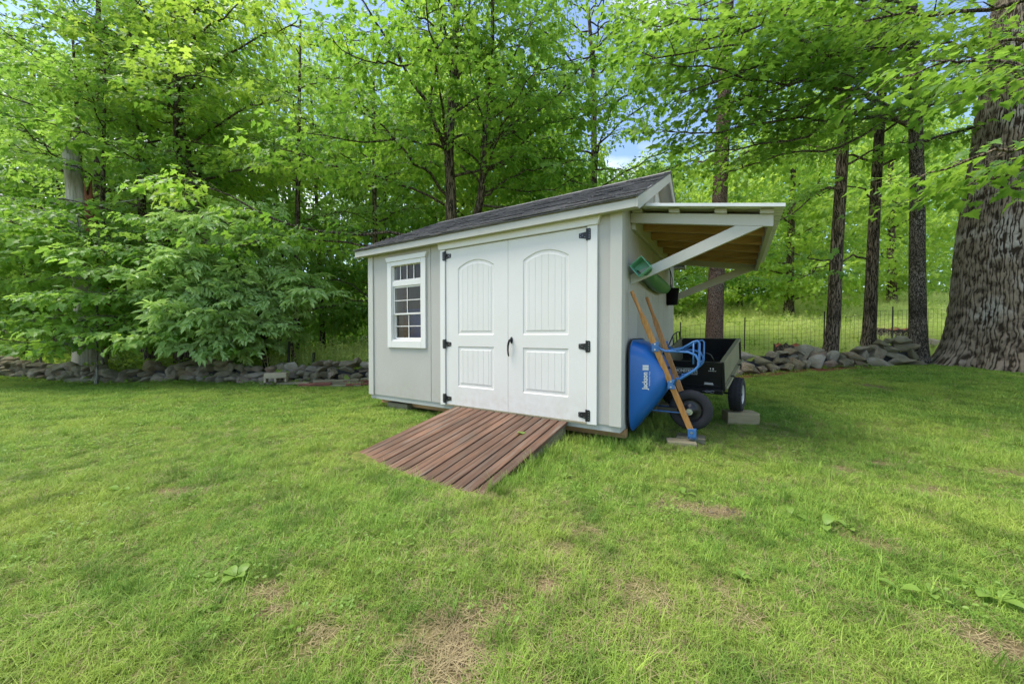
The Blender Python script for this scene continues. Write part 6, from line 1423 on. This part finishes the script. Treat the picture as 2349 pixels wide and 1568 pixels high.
# leafy ground cover on the forest floor at the left and along the walls
x, y = gen_xy(9000, -26, -2.5, 8, 30, lambda x, y: wall_side(x, y-.25)*(x/y < -.2)*np.clip(11/y, .2, 1))
n2 = 300; at_, L_ = along(WALL_L); ex_ = [at_(rng.uniform(0, L_))[0] for _ in range(40)]
n = len(x); scatter("undergrowth", np.column_stack([x, y, hfun(x, y)+rng.uniform(.02, .35, n)]), np.column_stack([rng.normal(0, .3, n), rng.normal(0, .3, n), rng.uniform(0, 6.28, n)]), rng.uniform(.7, 1.5, n), rng.integers(0, 3, n), SP['fern'], kind='stuff', label="leafy undergrowth on the forest floor behind the left wall")
# the far-off mass of woods closing the view at the left, and rank weeds standing in the meadow
n = 4200; x = rng.uniform(-62, 6, n); y = rng.uniform(30, 44, n); z = hfun(x, y)+rng.random(n)**1.3*7
scatter("far_woods", np.column_stack([x, y, z]), np.column_stack([rng.normal(0, .3, n), rng.normal(.2, .3, n), rng.uniform(0, 6.28, n)]), rng.uniform(1.6, 2.8, n), rng.integers(0, 3, n), SP['far'], kind='stuff', label="far-off woods closing the view beyond the nearer trees")
x, y = gen_xy(9000, 1, 46, 9.4, 40, lambda x, y: wall_side(x, y-.3)*(x/y < 1.6)*(.35+.65*(np.sin(x*.9+1)*np.sin(y*.8) > 0))*np.clip(12/y, .2, 1)); n = len(x)
scatter("meadow_weeds", np.column_stack([x, y, hfun(x, y)+rng.uniform(.1, .55, n)*np.interp(y, [9, 14, 30], [.5, 1, 1.6])]), np.column_stack([rng.normal(0, .5, n), rng.normal(-.3, .5, n), rng.uniform(0, 6.28, n)]), rng.uniform(.5, 1.1, n)*np.interp(y, [9, 30], [.7, 1.7]), rng.integers(0, 3, n), SP['fern'], kind='stuff', label="leafy weeds standing among the meadow grass")
# leaf litter and small weeds at the foot of both walls
xs_ = np.concatenate([rng.uniform(-13, -2.6, 500), rng.uniform(4.6, 9.4, 50)]); ys_ = wall_y(xs_)-rng.uniform(.15, .4, len(xs_)); n = len(xs_)
scatter("undergrowth", np.column_stack([xs_, ys_, hfun(xs_, ys_)+rng.uniform(.0, .06, n)]), np.column_stack([rng.normal(0, .3, n), rng.normal(0, .3, n), rng.uniform(0, 6.28, n)]), rng.uniform(.2, .5, n), rng.integers(0, 3, n), SP['fern'], kind='stuff', label="small weeds growing along the foot of the stone walls")

# clover and small rosettes through the lawn, a few fallen leaves
def rosette(i):
    r = random.Random(i+40); m = MB()
    for k in range(9): a = r.uniform(0, 6.28); d = r.uniform(0, .05); add_leaflet(m, (d*math.cos(a), d*math.sin(a), r.uniform(.012, .035)), r.uniform(0, 6.28), r.uniform(-.2, .4), r.uniform(-.4, .4), r.uniform(.010, .017), .011)
    return proto("clover_src_%d" % i, m.mesh("clover", M['leaf_weed']))
x, y = gen_xy(9000, -9, 10, .8, 8, lambda x, y: footprint(x, y)*(1-wall_side(x, y))*(1-bare(x, y))*(lush(x+3, y*1.4) > .55)*(np.abs(x) < 1.7*y)); n = len(x)
scatter("clover", np.column_stack([x, y, hfun(x, y)]), np.column_stack([np.zeros(n), np.zeros(n), rng.uniform(0, 6.28, n)]), rng.uniform(.7, 1.5, n), rng.integers(0, 3, n), [rosette(i) for i in range(3)], kind='stuff', label="patches of clover and tiny weeds in the lawn")
# ------------------------------------------------------------------ background trees
def where(X, Y):
    v = 1174.5+FV*X/Y
    for lim, ph in ((60, "at the left edge of the frame"), (170, "left of the dead snag"), (290, "right behind the dead snag"), (400, "right of the dead snag"), (520, "above the bushy compound-leaved tree's left half"), (640, "behind the bushy compound-leaved tree"), (740, "above the lumber pile"),
                    (850, "just left of the shed's eave"), (960, "above the shed window"), (1080, "behind the two-stemmed maple"), (1200, "above the left shed door"), (1330, "above the right shed door"), (1450, "above the shed's ridge"), (1560, "behind the gable peak"), (1640, "left of the reddish trunk"),
                    (1740, "right of the reddish trunk"), (1830, "above the cart"), (1900, "left of the first brown trunk"), (1990, "between the first and middle brown trunks"), (2095, "between middle and speckled trunks"), (2190, "between speckled trunk and oak"), (9999, "hidden behind the huge oak")):
        if v < lim: return ph
def inframe(X, Y): return -260 < 1174.5+FV*X/Y < 2600
tone = {"fard": "dark", "far": "mid-green", "fary": "bright lime"}
def far_tree(label, x, y, h, r0, sp, seed, rad, group, cr0=.25, nb=16, per=26, name="woodland_tree", low=False):
    T = Tree(label, x, y, sp, 'bark_maple', seed, group=group, name=name); b = T.base; r = T.r
    lx = r.uniform(-.5, .5)
    T.stem([b+np.array([0, 0, -.3]), b+np.array([lx*.4, 0, h*.4]), b+np.array([lx, 0, h*.95])], r0, r0*.3, n=8, sides=9)
    for k in range(nb):
        t = cr0+(1-cr0)*(k+.5)/nb; a = k*2.4+r.uniform(-.4, .4); prof = math.sin(math.pi*min(1, (t-cr0)/(1-cr0)*.8+.15))
        d = rad*prof*r.uniform(.35, 1); c = b+np.array([math.cos(a)*d, math.sin(a)*d, h*t]); T.blob(c, rad*.42, per, .45, (.7, 1.25))
        if k % 2 == 0: T.twig.tube([tuple(b+np.array([lx*t, 0, h*t*.85])-b), tuple(c-b)], [r0*.25, .01], 4, cap=False)
    T.done()
rr_ = random.Random(77); k = 0
pos_l = []
for row, (Y0, n, spn) in enumerate(((14.5, 9, (-24, -1)), (19, 10, (-32, 0)), (26, 11, (-44, 2)))):
    for i in range(n):
        X = spn[0]+(spn[1]-spn[0])*(i+.5)/n+rr_.uniform(-.8, .8); pos_l.append((X, Y0+rr_.uniform(-1.2, 1.2), row))
desc = ["bright", "dark", "mid-green", "pale", "shaded"]; rown = ["nearer woods", "middle of the woods", "deepest part of the woods"]
for i, (X, Y, row) in enumerate(pos_l):
    sp = rr_.choice(['fard', 'fard', 'far', 'fary'] if row else ['fard', 'far']); h = rr_.uniform(10, 15)*(1+.25*row)
    if not inframe(X, Y): continue
    far_tree("%s tree %s, in the %s" % (tone[sp], where(X, Y), rown[row]), X, Y, h, rr_.uniform(.09, .2), sp, 200+i, rr_.uniform(2.6, 3.8)*(1+.3*row), "trees in the %s" % rown[row], .06 if row else .12, 18, 22)
# behind the shed and at the meadow's far side
for i, (X, Y, h, rad, sp) in enumerate([(1.5, 18, 12, 3.2, 'fary'), (-1.5, 15.5, 12, 3.0, 'fary'), (5.2, 24, 11, 3.6, 'far'), (8.5, 22, 9, 3.2, 'fary'), (11, 27, 12, 4.2, 'fary'), (14.5, 23, 9, 3.2, 'far'), (17, 29, 13, 4.6, 'fary'), (21, 25, 11, 4.2, 'far'),
                                      (25, 30, 14, 5, 'fary'), (29, 26, 12, 4.6, 'fard'), (33, 31, 15, 5.2, 'far'), (37, 27, 13, 5, 'fard'), (8, 34, 15, 5, 'far'), (16, 37, 16, 5.5, 'fard'), (25, 38, 17, 6, 'far'), (1, 33, 14, 5, 'far'), (-4, 30, 15, 5, 'fary'), (40, 36, 17, 6, 'fard'), (13, 17, 10, 2.8, 'fary'), (20, 19, 11, 3.2, 'fary')]):
    if not inframe(X, Y): continue
    far_tree("%s %s tree %s, %s" % ("taller" if h > 13 else "shorter", tone[sp], where(X, Y), "far beyond the meadow" if Y > 28 else "across the meadow"), X, Y, h, .12+.01*h, sp, 300+i, rad, "trees beyond the meadow", .12, 26, 26)
rs = random.Random(5)
for i in range(20):
    Y = 28+rs.uniform(-3, 6); X = Y*(0.40+i*0.043)+rs.uniform(-.5, .5)
    T = Tree("low grey-green bush on the meadow skyline, %s" % where(X, Y), X, Y, 'far', 'bark_maple', 600+i, cat="bush", group="bushes along the top of the meadow", name="meadow_bush")
    T.stem([T.base+np.array([0, 0, -.2]), T.base+np.array([.1, 0, .6]), T.base+np.array([0, 0, 1.3])], .05, .02, n=5, sides=6)
    for q in range(3): T.blob(T.base+np.array([rs.uniform(-1, 1), rs.uniform(-.6, .6), rs.uniform(.4, 1.1)]), rs.uniform(.8, 1.3), 45, .7, (.5, .9))
    T.done()
# pale grey trunk standing alone in the meadow's far edge
print("sprays", Tree.total)
